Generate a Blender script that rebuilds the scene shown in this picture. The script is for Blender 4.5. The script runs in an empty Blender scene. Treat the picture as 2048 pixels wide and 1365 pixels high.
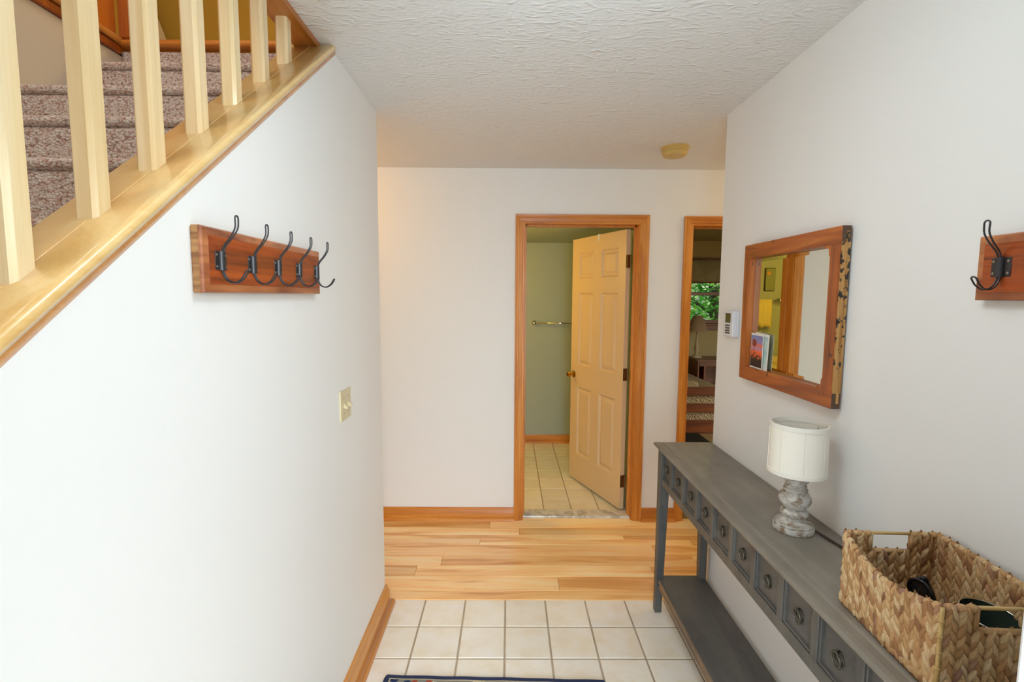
import bpy, bmesh, math, random
from mathutils import Vector, Matrix
random.seed(7)
S = bpy.context.scene
C = S.collection
PI = math.pi
R = math.radians

# ------------------------------------------------------------------ camera
H = 2.44
CAMZ = 1.59152
def cam_axes(yaw, pitch, roll):
    cy, sy, cp, sp = math.cos(yaw), math.sin(yaw), math.cos(pitch), math.sin(pitch)
    f = Vector((sy*cp, cy*cp, -sp)); r = Vector((cy, -sy, 0)); u = r.cross(f)
    c, s = math.cos(roll), math.sin(roll)
    return c*r + s*u, -s*r + c*u, f
r_, u_, f_ = cam_axes(0.00565, 0.09188, 0.00646)
cd = bpy.data.cameras.new('camera'); cam = bpy.data.objects.new('camera', cd); C.objects.link(cam)
cd.sensor_fit = 'HORIZONTAL'; cd.sensor_width = 36.0; cd.lens = 979.679/2048*36
cd.clip_start = 0.02
cam.matrix_world = Matrix(((r_.x, u_.x, -f_.x, 0), (r_.y, u_.y, -f_.y, 0), (r_.z, u_.z, -f_.z, CAMZ), (0, 0, 0, 1)))
S.camera = cam

# ------------------------------------------------------------------ light and exposure
S.view_settings.view_transform = 'Standard'
S.view_settings.look = 'None'
S.view_settings.gamma = 1.0
S.view_settings.use_curve_mapping = False
S.view_settings.exposure = 0.12
W = bpy.data.worlds.new('sky'); S.world = W; W.use_nodes = True
nt = W.node_tree
sky = nt.nodes.new('ShaderNodeTexSky'); sky.sky_type = 'NISHITA'; sky.sun_disc = False
sky.sun_elevation = R(42); sky.sun_rotation = R(150); sky.air_density = 1.2; sky.dust_density = 2.0
nt.links.new(sky.outputs['Color'], nt.nodes['Background'].inputs['Color'])
nt.nodes['Background'].inputs['Strength'].default_value = 0.4

def light(name, typ, loc, energy, color, size=0.1, size_y=None, rot=(0, 0, 0)):
    l = bpy.data.lights.new(name, typ); l.energy = energy; l.color = color
    if typ == 'AREA':
        l.size = size
        if size_y: l.shape = 'RECTANGLE'; l.size_y = size_y
    else:
        l.shadow_soft_size = size
    o = bpy.data.objects.new(name, l); o.location = loc; o.rotation_euler = rot; C.objects.link(o)
    return o
WARM = (1.0, 0.60, 0.27)
light('doorway_daylight', 'AREA', (0.4, -2.6, 1.6), 278, (0.76, 0.91, 1.0), 3.2, 3.0, (R(90), 0, 0))
light('foyer_lamp_and_fill', 'AREA', (0.15, 0.96, 2.32), 3.0, (0.9, 0.96, 1.0), 0.34)
light('foyer_lamp_and_fill', 'POINT', (0.15, 0.96, 2.22), 6.0, (0.72, 0.9, 1.0), 0.16)  # extra cool fill added below the foyer light to even out the walls
light('hallway_lamp', 'POINT', (-1.35, 2.9, 2.2), 6.0, (1.0, 0.52, 0.12), 0.12)
light('hallway_lamp', 'POINT', (2.3, 2.85, 2.2), 9.5, (1.0, 0.76, 0.45), 0.12)
light('bathroom_lamp', 'POINT', (-0.6, 4.1, 1.95), 22, (1.0, 0.60, 0.09), 0.12)
light('upstairs_lamp', 'POINT', (-0.4, 3.3, 4.3), 40, (1.0, 0.76, 0.34), 0.2)
light('stairwell_lamp', 'POINT', (-1.2, 0.3, 4.0), 44, (1.0, 1.0, 1.0), 0.2)
light('bedroom_fill', 'POINT', (2.0, 4.4, 2.1), 5.5, (1.0, 0.9, 0.4), 0.15)  # dim fill added so the bedroom does not go dark

# ------------------------------------------------------------------ helpers
OFF = {}
def tag(o, label=None, cat=None, group=None, kind=None):
    if label: o['label'] = label
    if cat: o['category'] = cat
    if group: o['group'] = group
    if kind: o['kind'] = kind
    return o
def thing(name, loc, label, cat, group=None):
    o = bpy.data.objects.new(name, None); o.empty_display_size = 0.1; C.objects.link(o); o.location = loc
    OFF[o.name] = Vector(loc)
    return tag(o, label, cat, group)
def obj(name, bm, m=None, parent=None, smooth=False):
    """one mesh object from world-space geometry; parented geometry is moved to the parent's space"""
    me = bpy.data.meshes.new(name)
    off = OFF.get(parent.name, Vector((0, 0, 0))) if parent else Vector((0, 0, 0))
    if off.length: bmesh.ops.translate(bm, verts=bm.verts, vec=-off)
    bmesh.ops.recalc_face_normals(bm, faces=bm.faces)
    bm.to_mesh(me); bm.free()
    if m: me.materials.append(m)
    if smooth:
        for p in me.polygons: p.use_smooth = True
        if smooth is not True:
            try: me.set_sharp_from_angle(angle=R(smooth))
            except Exception: pass
    o = bpy.data.objects.new(name, me); C.objects.link(o)
    if parent:
        o.parent = parent; OFF[o.name] = off
    return o
def copy_tree(o, parent=None):
    c = o.copy(); C.objects.link(c)
    if parent: c.parent = parent
    for ch in list(o.children): copy_tree(ch, c)
    return c
def struct(name, bm, m, label=None, smooth=False):
    return tag(obj(name, bm, m, None, smooth), label, None, None, 'structure')
def NB(): return bmesh.new()
def merge(bm, t):
    me = bpy.data.meshes.new('tmp'); t.to_mesh(me); t.free(); bm.from_mesh(me); bpy.data.meshes.remove(me)
def box(bm, x0, x1, y0, y1, z0, z1, bev=0, seg=2):
    t = bmesh.new() if bev else bm
    v = [t.verts.new(p) for p in ((x0,y0,z0),(x1,y0,z0),(x1,y1,z0),(x0,y1,z0),(x0,y0,z1),(x1,y0,z1),(x1,y1,z1),(x0,y1,z1))]
    for f in ((3,2,1,0),(4,5,6,7),(0,1,5,4),(1,2,6,5),(2,3,7,6),(3,0,4,7)): t.faces.new([v[i] for i in f])
    if bev:
        bmesh.ops.bevel(t, geom=list(t.edges), offset=bev, segments=seg, affect='EDGES', profile=0.5, clamp_overlap=True)
        merge(bm, t)
    return bm
def bx(*a, **k): return box(bmesh.new(), *a, **k)
def prism(bm, poly, axis, a0, a1):
    """extrude a 2-D polygon along an axis; axis x: (y,z)  y: (x,z)  z: (x,y)"""
    f = {'x': lambda p, a: (a, p[0], p[1]), 'y': lambda p, a: (p[0], a, p[1]), 'z': lambda p, a: (p[0], p[1], a)}[axis]
    A = [bm.verts.new(f(p, a0)) for p in poly]; B = [bm.verts.new(f(p, a1)) for p in poly]
    n = len(poly)
    bm.faces.new(A[::-1]); bm.faces.new(B)
    for i in range(n): bm.faces.new((A[i], A[(i+1) % n], B[(i+1) % n], B[i]))
    return bm
def lathe(bm, prof, c=(0, 0, 0), n=32, axis='z', cap=True):
    f = {'z': lambda r, h, a: (c[0]+r*math.cos(a), c[1]+r*math.sin(a), c[2]+h),
         'x': lambda r, h, a: (c[0]+h, c[1]+r*math.cos(a), c[2]+r*math.sin(a)),
         'y': lambda r, h, a: (c[0]+r*math.cos(a), c[1]+h, c[2]+r*math.sin(a))}[axis]
    rings = []
    for r, h in prof:
        if r < 1e-6: rings.append([bm.verts.new(f(0, h, 0))])
        else: rings.append([bm.verts.new(f(r, h, 2*PI*i/n)) for i in range(n)])
    for a, b in zip(rings, rings[1:]):
        if len(a) == 1 and len(b) == 1: continue
        for i in range(n):
            j = (i+1) % n
            if len(a) == 1: bm.faces.new((a[0], b[i], b[j]))
            elif len(b) == 1: bm.faces.new((a[i], a[j], b[0]))
            else: bm.faces.new((a[i], a[j], b[j], b[i]))
    if cap:
        for r in (rings[0], rings[-1]):
            if len(r) > 2: bm.faces.new(r)
    return bm
def smooth_path(pts, k=6, closed=False):
    P = [Vector(p) for p in pts]; out = []
    n = len(P); rng = range(n if closed else n-1)
    for i in rng:
        if closed: p0, p1, p2, p3 = P[(i-1) % n], P[i], P[(i+1) % n], P[(i+2) % n]
        else: p0, p1, p2, p3 = P[max(i-1, 0)], P[i], P[i+1], P[min(i+2, n-1)]
        for s in range(k):
            t = s/k
            out.append(0.5*((2*p1)+(-p0+p2)*t+(2*p0-5*p1+4*p2-p3)*t*t+(-p0+3*p1-3*p2+p3)*t**3))
    if not closed: out.append(P[-1])
    return out
def tube(bm, pts, r, n=8, closed=False, cap=True):
    P = [Vector(p) for p in pts]; m = len(P)
    rr = r if isinstance(r, (list, tuple)) else [r]*m
    t0 = (P[1]-P[0]).normalized()
    ref = Vector((0, 0, 1)) if abs(t0.z) < 0.9 else Vector((1, 0, 0))
    u = t0.cross(ref).normalized(); rings = []
    for i in range(m):
        if closed: t = (P[(i+1) % m]-P[(i-1) % m]).normalized()
        else: t = (P[min(i+1, m-1)]-P[max(i-1, 0)]).normalized()
        u = (u - t*u.dot(t)).normalized(); v = t.cross(u)
        rings.append([bm.verts.new(P[i]+rr[i]*(math.cos(2*PI*j/n)*u+math.sin(2*PI*j/n)*v)) for j in range(n)])
    pr = list(zip(rings, rings[1:]))
    if closed: pr.append((rings[-1], rings[0]))
    for a, b in pr:
        for j in range(n): bm.faces.new((a[j], a[(j+1) % n], b[(j+1) % n], b[j]))
    if cap and not closed:
        bm.faces.new(rings[0][::-1]); bm.faces.new(rings[-1])
    return bm

# ------------------------------------------------------------------ materials
def srgb(h):
    h = h.lstrip('#'); v = [int(h[i:i+2], 16)/255 for i in (0, 2, 4)]
    return tuple(x/12.92 if x <= 0.04045 else ((x+0.055)/1.055)**2.4 for x in v) + (1,)
class M:
    def __init__(s, name, color='#ffffff', rough=0.5, metal=0.0, spec=0.5, coat=0.0):
        s.m = bpy.data.materials.new(name); s.m.use_nodes = True; s.t = s.m.node_tree
        s.b = s.t.nodes['Principled BSDF']
        s.b.inputs['Base Color'].default_value = srgb(color); s.b.inputs['Roughness'].default_value = rough
        s.b.inputs['Metallic'].default_value = metal; s.b.inputs['Specular IOR Level'].default_value = spec
        s.b.inputs['Coat Weight'].default_value = coat; s.b.inputs['Coat Roughness'].default_value = 0.15
    def n(s, typ, **k):
        x = s.t.nodes.new(typ)
        for a, v in k.items():
            if a in x.inputs: x.inputs[a].default_value = v
            else: setattr(x, a, v)
        return x
    def l(s, a, b): s.t.links.new(a, b)
    def coords(s, scale=(1, 1, 1), rnd=True, src='Object'):
        tc = s.n('ShaderNodeTexCoord'); mp = s.n('ShaderNodeMapping'); mp.inputs['Scale'].default_value = scale
        if rnd:
            oi = s.n('ShaderNodeObjectInfo'); ml = s.n('ShaderNodeVectorMath', operation='SCALE'); ml.inputs[0].default_value = (37, 61, 83)
            s.l(oi.outputs['Random'], ml.inputs['Scale']); ad = s.n('ShaderNodeVectorMath', operation='ADD')
            s.l(tc.outputs[src], ad.inputs[0]); s.l(ml.outputs[0], ad.inputs[1]); s.l(ad.outputs[0], mp.inputs['Vector'])
        else: s.l(tc.outputs[src], mp.inputs['Vector'])
        return mp.outputs['Vector']
    def noise(s, vec, scale=5, detail=4, rough=0.55, dist=0.0, typ='FBM'):
        x = s.n('ShaderNodeTexNoise'); x.noise_type = typ
        x.inputs['Scale'].default_value = scale; x.inputs['Detail'].default_value = detail
        x.inputs['Roughness'].default_value = rough; x.inputs['Distortion'].default_value = dist
        s.l(vec, x.inputs['Vector']); return x.outputs['Fac']
    def ramp(s, fac, stops, interp='LINEAR'):
        x = s.n('ShaderNodeValToRGB'); x.color_ramp.interpolation = interp; e = x.color_ramp.elements
        while len(e) < len(stops): e.new(0.5)
        for el, (p, c) in zip(e, stops): el.position = p; el.color = srgb(c) if isinstance(c, str) else c
        s.l(fac, x.inputs['Fac']); return x.outputs['Color']
    def mix(s, fac, a, b, mode='MIX'):
        x = s.n('ShaderNodeMix', data_type='RGBA', blend_type=mode)
        for sock, v in ((x.inputs[0], fac), (x.inputs[6], a), (x.inputs[7], b)):
            if hasattr(v, 'is_output'): s.l(v, sock)
            elif isinstance(v, str): sock.default_value = srgb(v)
            else: sock.default_value = v
        return x.outputs[2]
    def math(s, op, a, b=0.0):
        x = s.n('ShaderNodeMath', operation=op)
        for i, v in enumerate((a, b)):
            if hasattr(v, 'is_output'): s.l(v, x.inputs[i])
            else: x.inputs[i].default_value = v
        return x.outputs[0]
    def color(s, c): s.l(c, s.b.inputs['Base Color'])
    def tint(s, c):
        oi = s.n('ShaderNodeObjectInfo'); return s.mix(1.0, c, oi.outputs['Color'], 'MULTIPLY')
    def bump(s, h, strength=0.3, dist=0.01):
        x = s.n('ShaderNodeBump'); x.inputs['Strength'].default_value = strength; x.inputs['Distance'].default_value = dist
        s.l(h, x.inputs['Height']); s.l(x.outputs['Normal'], s.b.inputs['Normal'])
def stretch(axis, along, across):
    return tuple(along if a == axis else across for a in 'xyz')
def wood(name, light_, mid, dark, axis='x', along=1.2, across=16, rough=0.35, coat=0.2, fine=0.25, bump=0.05, contrast=1.0, tinted=True):
    w = M(name, mid, rough, coat=coat)
    v = w.coords(stretch(axis, along, across)); v2 = w.coords(stretch(axis, along*4, across*12))
    a = w.noise(v, 1.0, 5, 0.55, 0.9); f = w.noise(v2, 1.0, 3, 0.6, 0.2)
    k = 0.18*contrast
    c = w.ramp(a, [(0.5-k-0.05, dark), (0.5, mid), (0.5+k, light_)])
    c = w.mix(fine, c, w.ramp(f, [(0.3, dark), (0.6, light_)]), 'MIX')
    w.color(w.tint(c) if tinted else c); w.bump(f, bump, 0.002)
    return w.m
def paint(name, col, rough=0.6, bump=0.06, scale=220):
    w = M(name, col, rough, spec=0.3)
    v = w.coords(rnd=False); w.bump(w.noise(v, scale, 2), bump, 0.002)
    return w.m

MT = {}
MT['wall'] = paint('wall_paint', '#efeeec', 0.5)
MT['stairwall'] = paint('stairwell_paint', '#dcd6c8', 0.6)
MT['sage'] = paint('sage_paint', '#b0bcb4', 0.6)
MT['olive'] = paint('olive_paint', '#c3a548', 0.6)
MT['bedwall'] = paint('bedroom_paint', '#b8a878', 0.7)
MT['white'] = paint('white_paint', '#e9ecee', 0.35, 0.02)
MT['door'] = paint('cream_door_paint', '#e3c69c', 0.38, 0.02)
# stippled ceiling with short ridges left by a stomp brush
w = M('ceiling_texture', '#eae9e7', 0.75, spec=0.2)
v = w.coords((1, 1.9, 1), False)
a = w.noise(v, 15, 3, 0.5, 1.6, 'RIDGED_MULTIFRACTAL'); b_ = w.noise(v, 55, 2, 0.5, 0.6)
w.bump(w.math('ADD', w.math('MULTIPLY', a, 0.8), w.math('MULTIPLY', b_, 0.35)), 0.8, 0.008)
MT['ceiling'] = w.m
MT['oak'] = wood('orange_oak', '#e39a42', '#cf7d24', '#a55813', 'x', rough=0.42, coat=0.12)
MT['oakz'] = wood('orange_oak_upright', '#e39a42', '#cf7d24', '#a55813', 'z', rough=0.42, coat=0.12)
MT['oaky'] = wood('orange_oak_lengthwise', '#e0a04e', '#cd8738', '#ad6822', 'y', rough=0.3, coat=0.35)
MT['maple'] = wood('pale_maple_upright', '#f0dcb4', '#e9cd9c', '#d9b67c', 'z', 0.8, 14, rough=0.25, coat=0.6, fine=0.2)
MT['mapley'] = wood('pale_maple_lengthwise', '#f3d69c', '#edc682', '#deae64', 'y', 0.8, 14, rough=0.28, coat=0.5, fine=0.2)
MT['stainz'] = wood('dark_stained_wood', '#b8641c', '#a2500f', '#7a3808', 'z', rough=0.35)
MT['dwood'] = wood('dark_walnut', '#8c4a1a', '#6e3610', '#451f08', 'x', rough=0.4)
# hickory strip floor: strong heartwood and sapwood streaks
w = M('hickory_floor', '#d9ac74', 0.32, coat=0.3)
v = w.coords((0.9, 9, 1)); a = w.noise(v, 1.0, 4, 0.5, 1.3)
v2 = w.coords((5, 140, 20)); f = w.noise(v2, 1.0, 3, 0.6)
v3 = w.coords((1.6, 24, 1)); s3 = w.noise(v3, 1.0, 2, 0.4, 0.6)
c = w.ramp(a, [(0.34, '#d69f62'), (0.43, '#f2c88c'), (0.54, '#fddfa8'), (0.66, '#ffecc4')])
c = w.mix(0.22, c, w.ramp(f, [(0.3, '#d9a268'), (0.65, '#fbe2b8')]))
c = w.mix(w.math('MULTIPLY', w.ramp(s3, [(0.68, (0, 0, 0, 1)), (0.76, (1, 1, 1, 1))]), 0.35), c, '#a06430')
w.color(w.tint(w.mix(1.0, c, (1.16, 1.15, 1.10, 1), 'MULTIPLY'))); w.bump(f, 0.04, 0.001); MT['hickory'] = w.m
w = M('cream_tile', '#e5d6bd', 0.28, spec=0.5)
v = w.coords((1, 1, 1)); a = w.noise(v, 9, 5, 0.6)
w.color(w.tint(w.ramp(a, [(0.33, '#f7ebd6'), (0.5, '#fbf3e4'), (0.67, '#fdf8ef')]))); w.bump(w.noise(v, 30, 3), 0.03, 0.002); MT['tile'] = w.m
w = M('tan_grout', '#ab9a83', 0.85); v = w.coords(rnd=False); w.color(w.ramp(w.noise(v, 6, 4), [(0.3, '#ab9981'), (0.7, '#c2b29b')])); w.bump(w.noise(v, 300, 2), 0.2, 0.002); MT['grout'] = w.m
w = M('white_marble', '#d8d5cf', 0.2, coat=0.3); v = w.coords((1, 1, 1), False)
w.color(w.ramp(w.noise(v, 14, 6, 0.65, 1.2), [(0.38, '#b5b1aa'), (0.47, '#d2cec6'), (0.6, '#e6e4de')])); MT['marble'] = w.m
# berber loop carpet
w = M('berber_carpet', '#a08878', 0.95, spec=0.1); v = w.coords((1, 1.5, 1.5), False)
vo = w.n('ShaderNodeTexVoronoi'); vo.inputs['Scale'].default_value = 125; w.l(v, vo.inputs['Vector'])
sp = w.n('ShaderNodeSeparateColor'); w.l(vo.outputs['Color'], sp.inputs[0])
c = w.ramp(sp.outputs[0], [(0.0, '#c4a292'), (0.25, '#cdb8ac'), (0.5, '#d8ccc2'), (0.8, '#e0d8d0'), (1.0, '#ccb2a6')])
dk = w.ramp(vo.outputs['Distance'], [(0.0, (1, 1, 1, 1)), (0.5, (0.9, 0.9, 0.9, 1)), (0.8, (0.48, 0.39, 0.36, 1))])
w.color(w.mix(1.0, c, dk, 'MULTIPLY')); w.bump(w.math('SUBTRACT', 1.0, vo.outputs['Distance']), 0.6, 0.004); MT['carpet'] = w.m
# weathered grey furniture finish
def grey_wood(name, axis, a_, b, c_):
    w = M(name, b, 0.42, spec=0.4)
    v = w.coords(stretch(axis, 2.2, 12)); n1 = w.noise(v, 1.0, 5, 0.6, 0.6); n2 = w.noise(w.coords((5, 5, 5)), 1.0, 4, 0.6)
    c = w.ramp(n1, [(0.3, c_), (0.5, b), (0.7, a_)]); c = w.mix(0.35, c, w.ramp(n2, [(0.35, c_), (0.65, a_)]))
    w.color(w.tint(c)); w.bump(n1, 0.05, 0.002); return w.m
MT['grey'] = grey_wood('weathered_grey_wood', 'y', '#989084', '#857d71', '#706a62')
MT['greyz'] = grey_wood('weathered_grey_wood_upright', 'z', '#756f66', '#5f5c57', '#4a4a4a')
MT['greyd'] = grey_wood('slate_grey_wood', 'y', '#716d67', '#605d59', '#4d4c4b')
w = M('mottled_brown_edge', '#7d6751', 0.5); w.color(w.ramp(w.noise(w.coords((8, 2, 8)), 1.0, 5), [(0.35, '#63584d'), (0.6, '#977a5b')])); MT['mottled'] = w.m
MT['pull'] = M('antique_pewter', '#6a675f', 0.32, metal=0.9).m
MT['iron'] = M('black_iron', '#4a4a4e', 0.34, metal=0.8).m
MT['steel'] = M('dull_steel', '#a5a39c', 0.35, metal=0.9).m
MT['brass'] = M('polished_brass', '#c79a3e', 0.18, metal=1.0).m
MT['obrass'] = M('tarnished_brass', '#7d663c', 0.38, metal=0.85).m
MT['ivory'] = paint('ivory_plastic', '#d9cba6', 0.35, 0.0)
MT['yellowed'] = paint('yellowed_plastic', '#d2b268', 0.4, 0.0)
MT['plastic'] = paint('white_plastic', '#dedde2', 0.4, 0.0)
MT['lcd'] = M('dark_lcd', '#4c4a2c', 0.15).m
MT['btn'] = M('grey_button', '#5b5655', 0.5).m
# stained pine of the coat racks
w = M('red_stained_pine', '#9c4119', 0.3, coat=0.25)
v = w.coords((6, 1.6, 26)); a = w.noise(v, 1.0, 5, 0.55, 1.0); f = w.noise(w.coords((10, 4, 160)), 1.0, 2)
c = w.ramp(a, [(0.34, '#642713'), (0.5, '#9a4019'), (0.66, '#b9551f')]); c = w.mix(0.22, c, w.ramp(f, [(0.3, '#5f2512'), (0.7, '#c8672c')])); w.color(c); w.bump(f, 0.05, 0.001); MT['rack'] = w.m
w = M('raw_pine_end', '#a87a4d', 0.6); v = w.coords((5, 5, 60)); w.color(w.ramp(w.noise(v, 1.0, 3, 0.5, 0.8), [(0.38, '#8a5a34'), (0.6, '#b98a58')])); MT['rackend'] = w.m
w = M('red_stained_pine_edge', '#a5623c', 0.32, coat=0.25); v = w.coords((12, 3, 30)); w.color(w.ramp(w.noise(v, 1.0, 4, 0.5, 0.6), [(0.36, '#7c3a20'), (0.62, '#bd7648')])); MT['rackbev'] = w.m
# reclaimed mirror frame
def frame_wood(name, axis, spots):
    w = M(name, '#a9581f', 0.4, coat=0.15); v = w.coords(stretch(axis, 2.5, 30))
    a = w.noise(v, 1.0, 5, 0.55, 0.6); c = w.ramp(a, [(0.34, '#84421a'), (0.5, '#a8561f'), (0.66, '#bd6c2c')])
    sp_ = w.noise(w.coords((55, 55, 30)), 1.0, 3, 0.6); big = w.noise(w.coords((6, 6, 6)), 1.0, 2)
    k = w.ramp(w.math('ADD', sp_, w.math('MULTIPLY', big, 0.55)), [(spots, (0, 0, 0, 1)), (spots+0.03, (1, 1, 1, 1))])
    w.color(w.mix(k, c, '#2b211a')); w.bump(a, 0.12, 0.003); return w.m
MT['fr'] = frame_wood('reclaimed_wood', 'y', 0.98); MT['frz'] = frame_wood('reclaimed_wood_upright', 'z', 0.97)
w = M('raw_scarred_edge', '#b07a3c', 0.6); v = w.coords((90, 90, 3)); a = w.noise(v, 1.0, 4)
c = w.ramp(a, [(0.35, '#9c6a30'), (0.6, '#c9985a')]); k = w.ramp(w.math('ADD', w.noise(w.coords((60, 60, 38)), 1.0, 3, 0.6), w.math('MULTIPLY', w.noise(w.coords((4, 4, 5)), 1.0, 2), 0.6)), [(0.895, (0, 0, 0, 1)), (0.925, (1, 1, 1, 1))])
w.color(w.mix(k, c, '#2a2622')); w.bump(a, 0.3, 0.003); MT['scar'] = w.m
MT['endgrain'] = M('dark_end_grain', '#5c4434', 0.7).m
MT['glassmirror'] = M('mirror_silver', '#dfe0d4', 0.015, metal=1.0).m
# lamp
w = M('linen_shade', '#e8e2d6', 0.9, spec=0.1)
tc = w.n('ShaderNodeTexCoord'); sx = w.n('ShaderNodeSeparateXYZ'); w.l(tc.outputs['Object'], sx.inputs[0])
at = w.math('ARCTAN2', sx.outputs[1], sx.outputs[0])
cb = w.n('ShaderNodeCombineXYZ'); w.l(at, cb.inputs[0]); w.l(w.math('MULTIPLY', sx.outputs[2], 13), cb.inputs[1])
m1 = w.n('ShaderNodeMapping'); m1.inputs['Scale'].default_value = (4, 45, 1); w.l(cb.outputs[0], m1.inputs[0])
m2 = w.n('ShaderNodeMapping'); m2.inputs['Scale'].default_value = (60, 3, 1); w.l(cb.outputs[0], m2.inputs[0])
h = w.math('ADD', w.noise(m1.outputs[0], 1.0, 2), w.noise(m2.outputs[0], 1.0, 2))
w.color(w.ramp(h, [(0.40, '#a39378'), (0.5, '#d9cdb9'), (0.60, '#f0e9db')])); w.bump(h, 0.3, 0.002)
w.b.inputs['Transmission Weight'].default_value = 0.0; MT['linen'] = w.m
MT['trimtape'] = paint('shade_trim_tape', '#e8e2d6', 0.8, 0.1)
w = M('distressed_paint', '#b9b4aa', 0.65); v = w.coords((1, 1, 1.6), False); a = w.noise(v, 28, 5, 0.62, 0.8); b2 = w.noise(v, 110, 3, 0.6)
c = w.ramp(a, [(0.36, '#7a5632'), (0.43, '#93806a'), (0.50, '#b3aca2'), (0.64, '#cfcac2')]); w.color(w.mix(0.18, c, w.ramp(b2, [(0.35, '#5f5a55'), (0.6, '#d8d5cf')]))); w.bump(a, 0.18, 0.002); MT['distress'] = w.m
MT['cord'] = M('brown_cord', '#3a2a22', 0.45).m
# water hyacinth weave
w = M('water_hyacinth', '#bb8d55', 0.6, spec=0.3)
ge = w.n('ShaderNodeNewGeometry'); oi = w.n('ShaderNodeObjectInfo')
rr = w.math('FRACT', w.math('ADD', ge.outputs['Random Per Island'], w.math('MULTIPLY', oi.outputs['Random'], 7.31)))
c = w.ramp(rr, [(0.0, '#8f6446'), (0.10, '#b5865a'), (0.30, '#cfa470'), (0.55, '#dbb684'), (0.8, '#e8cb9e'), (0.92, '#d2a06c'), (1.0, '#a98070')])
tc = w.n('ShaderNodeTexCoord'); mp = w.n('ShaderNodeMapping'); mp.inputs['Scale'].default_value = (500, 500, 60); w.l(tc.outputs['Object'], mp.inputs[0])
st = w.noise(mp.outputs[0], 1.0, 3); c = w.mix(w.math('MULTIPLY', w.ramp(st, [(0.45, (1, 1, 1, 1)), (0.6, (0, 0, 0, 1))]), 0.35), c, '#7f5632')
w.color(c); w.bump(st, 0.25, 0.001); MT['hyacinth'] = w.m
MT['core'] = M('basket_core', '#94693c', 0.9).m
MT['cane'] = wood('cane_rod', '#d9b878', '#caa562', '#a88044', 'x', 4, 60, rough=0.45)
MT['black'] = M('gloss_black_plastic', '#101014', 0.12).m
MT['lens'] = M('dark_lens', '#15171a', 0.05, spec=0.8).m
MT['bowlgreen'] = M('dark_green_enamel', '#47554a', 0.2, metal=0.5, coat=0.3).m
MT['chrome'] = M('bright_chrome', '#d5d5d2', 0.12, metal=1.0).m
MT['fibre'] = M('pale_fibre', '#d8d0c0', 0.8).m
MT['towel'] = paint('pale_yellow_towel', '#e3d691', 0.95, 0.4, 160)
MT['counter'] = M('cream_counter', '#e6d9ae', 0.2, coat=0.3).m
MT['cream'] = paint('cream_card', '#e9e4d6', 0.6, 0)
MT['glass'] = M('window_glass', '#ffffff', 0.0); g = MT['glass']; g.b.inputs['Transmission Weight'].default_value = 1.0; g.b.inputs['IOR'].default_value = 1.02; MT['glass'] = g.m
w = M('shade_fabric', '#9c916e', 0.9); v = w.coords(rnd=False); w.color(w.ramp(w.noise(v, 4, 3), [(0.3, '#8c815f'), (0.7, '#a79c7a')])); MT['fabric'] = w.m
MT['hem'] = M('russet_hem', '#7e4327', 0.8).m
w = M('knit_quilt', '#c0aa80', 0.95); v = w.coords((1, 1, 1), False)
wv = w.n('ShaderNodeTexWave'); wv.inputs['Scale'].default_value = 22; wv.inputs['Distortion'].default_value = 9; wv.bands_direction = 'DIAGONAL'; w.l(v, wv.inputs['Vector'])
w.color(w.ramp(wv.outputs['Fac'], [(0.2, '#8a6c46'), (0.6, '#d2bf98')])); w.bump(wv.outputs['Fac'], 0.8, 0.01); MT['quilt'] = w.m
MT['lshade'] = paint('tan_lampshade', '#a98f72', 0.9, 0.1)
MT['lbase'] = paint('carved_cream_lamp', '#c4b28e', 0.6, 0.1)
MT['bcarpet'] = paint('beige_carpet', '#9c8259', 0.95, 0.5, 300)
MT['brug'] = paint('charcoal_rug', '#2c2822', 0.95, 0.5, 300)
w = M('leaf_green', '#5f9a35', 0.5); oi = w.n('ShaderNodeNewGeometry')
w.color(w.ramp(oi.outputs['Random Per Island'], [(0, '#2f7a1c'), (0.4, '#5fb52f'), (0.8, '#93d64c'), (1, '#c9ee96')]))
w.b.inputs['Subsurface Weight'].default_value = 0.0; MT['leaf'] = w.m
MT['bark'] = paint('tree_bark', '#5a4c3e', 0.9, 0.6, 60)
MT['grass'] = paint('lawn_green', '#4f7a34', 0.95, 0.5, 80)
MT['concrete'] = paint('porch_concrete', '#b8b5ae', 0.9, 0.2, 80)
MT['opal'] = M('opal_glass', '#f3ead8', 0.3).m
MT['opal'].node_tree.nodes['Principled BSDF'].inputs['Emission Color'].default_value = (1, 0.8, 0.55, 1)
MT['opal'].node_tree.nodes['Principled BSDF'].inputs['Emission Strength'].default_value = 1.5

# ------------------------------------------------------------------ the room shell
XL, XR, D, YL, YR, YT = -0.626, 1.013, 3.361, 2.373, 2.370, 2.437
WB = D + 0.115                      # far side of the back wall
SL, CAP0 = 0.765, 1.044             # slope of the stair rail and its height at y = 0
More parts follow.
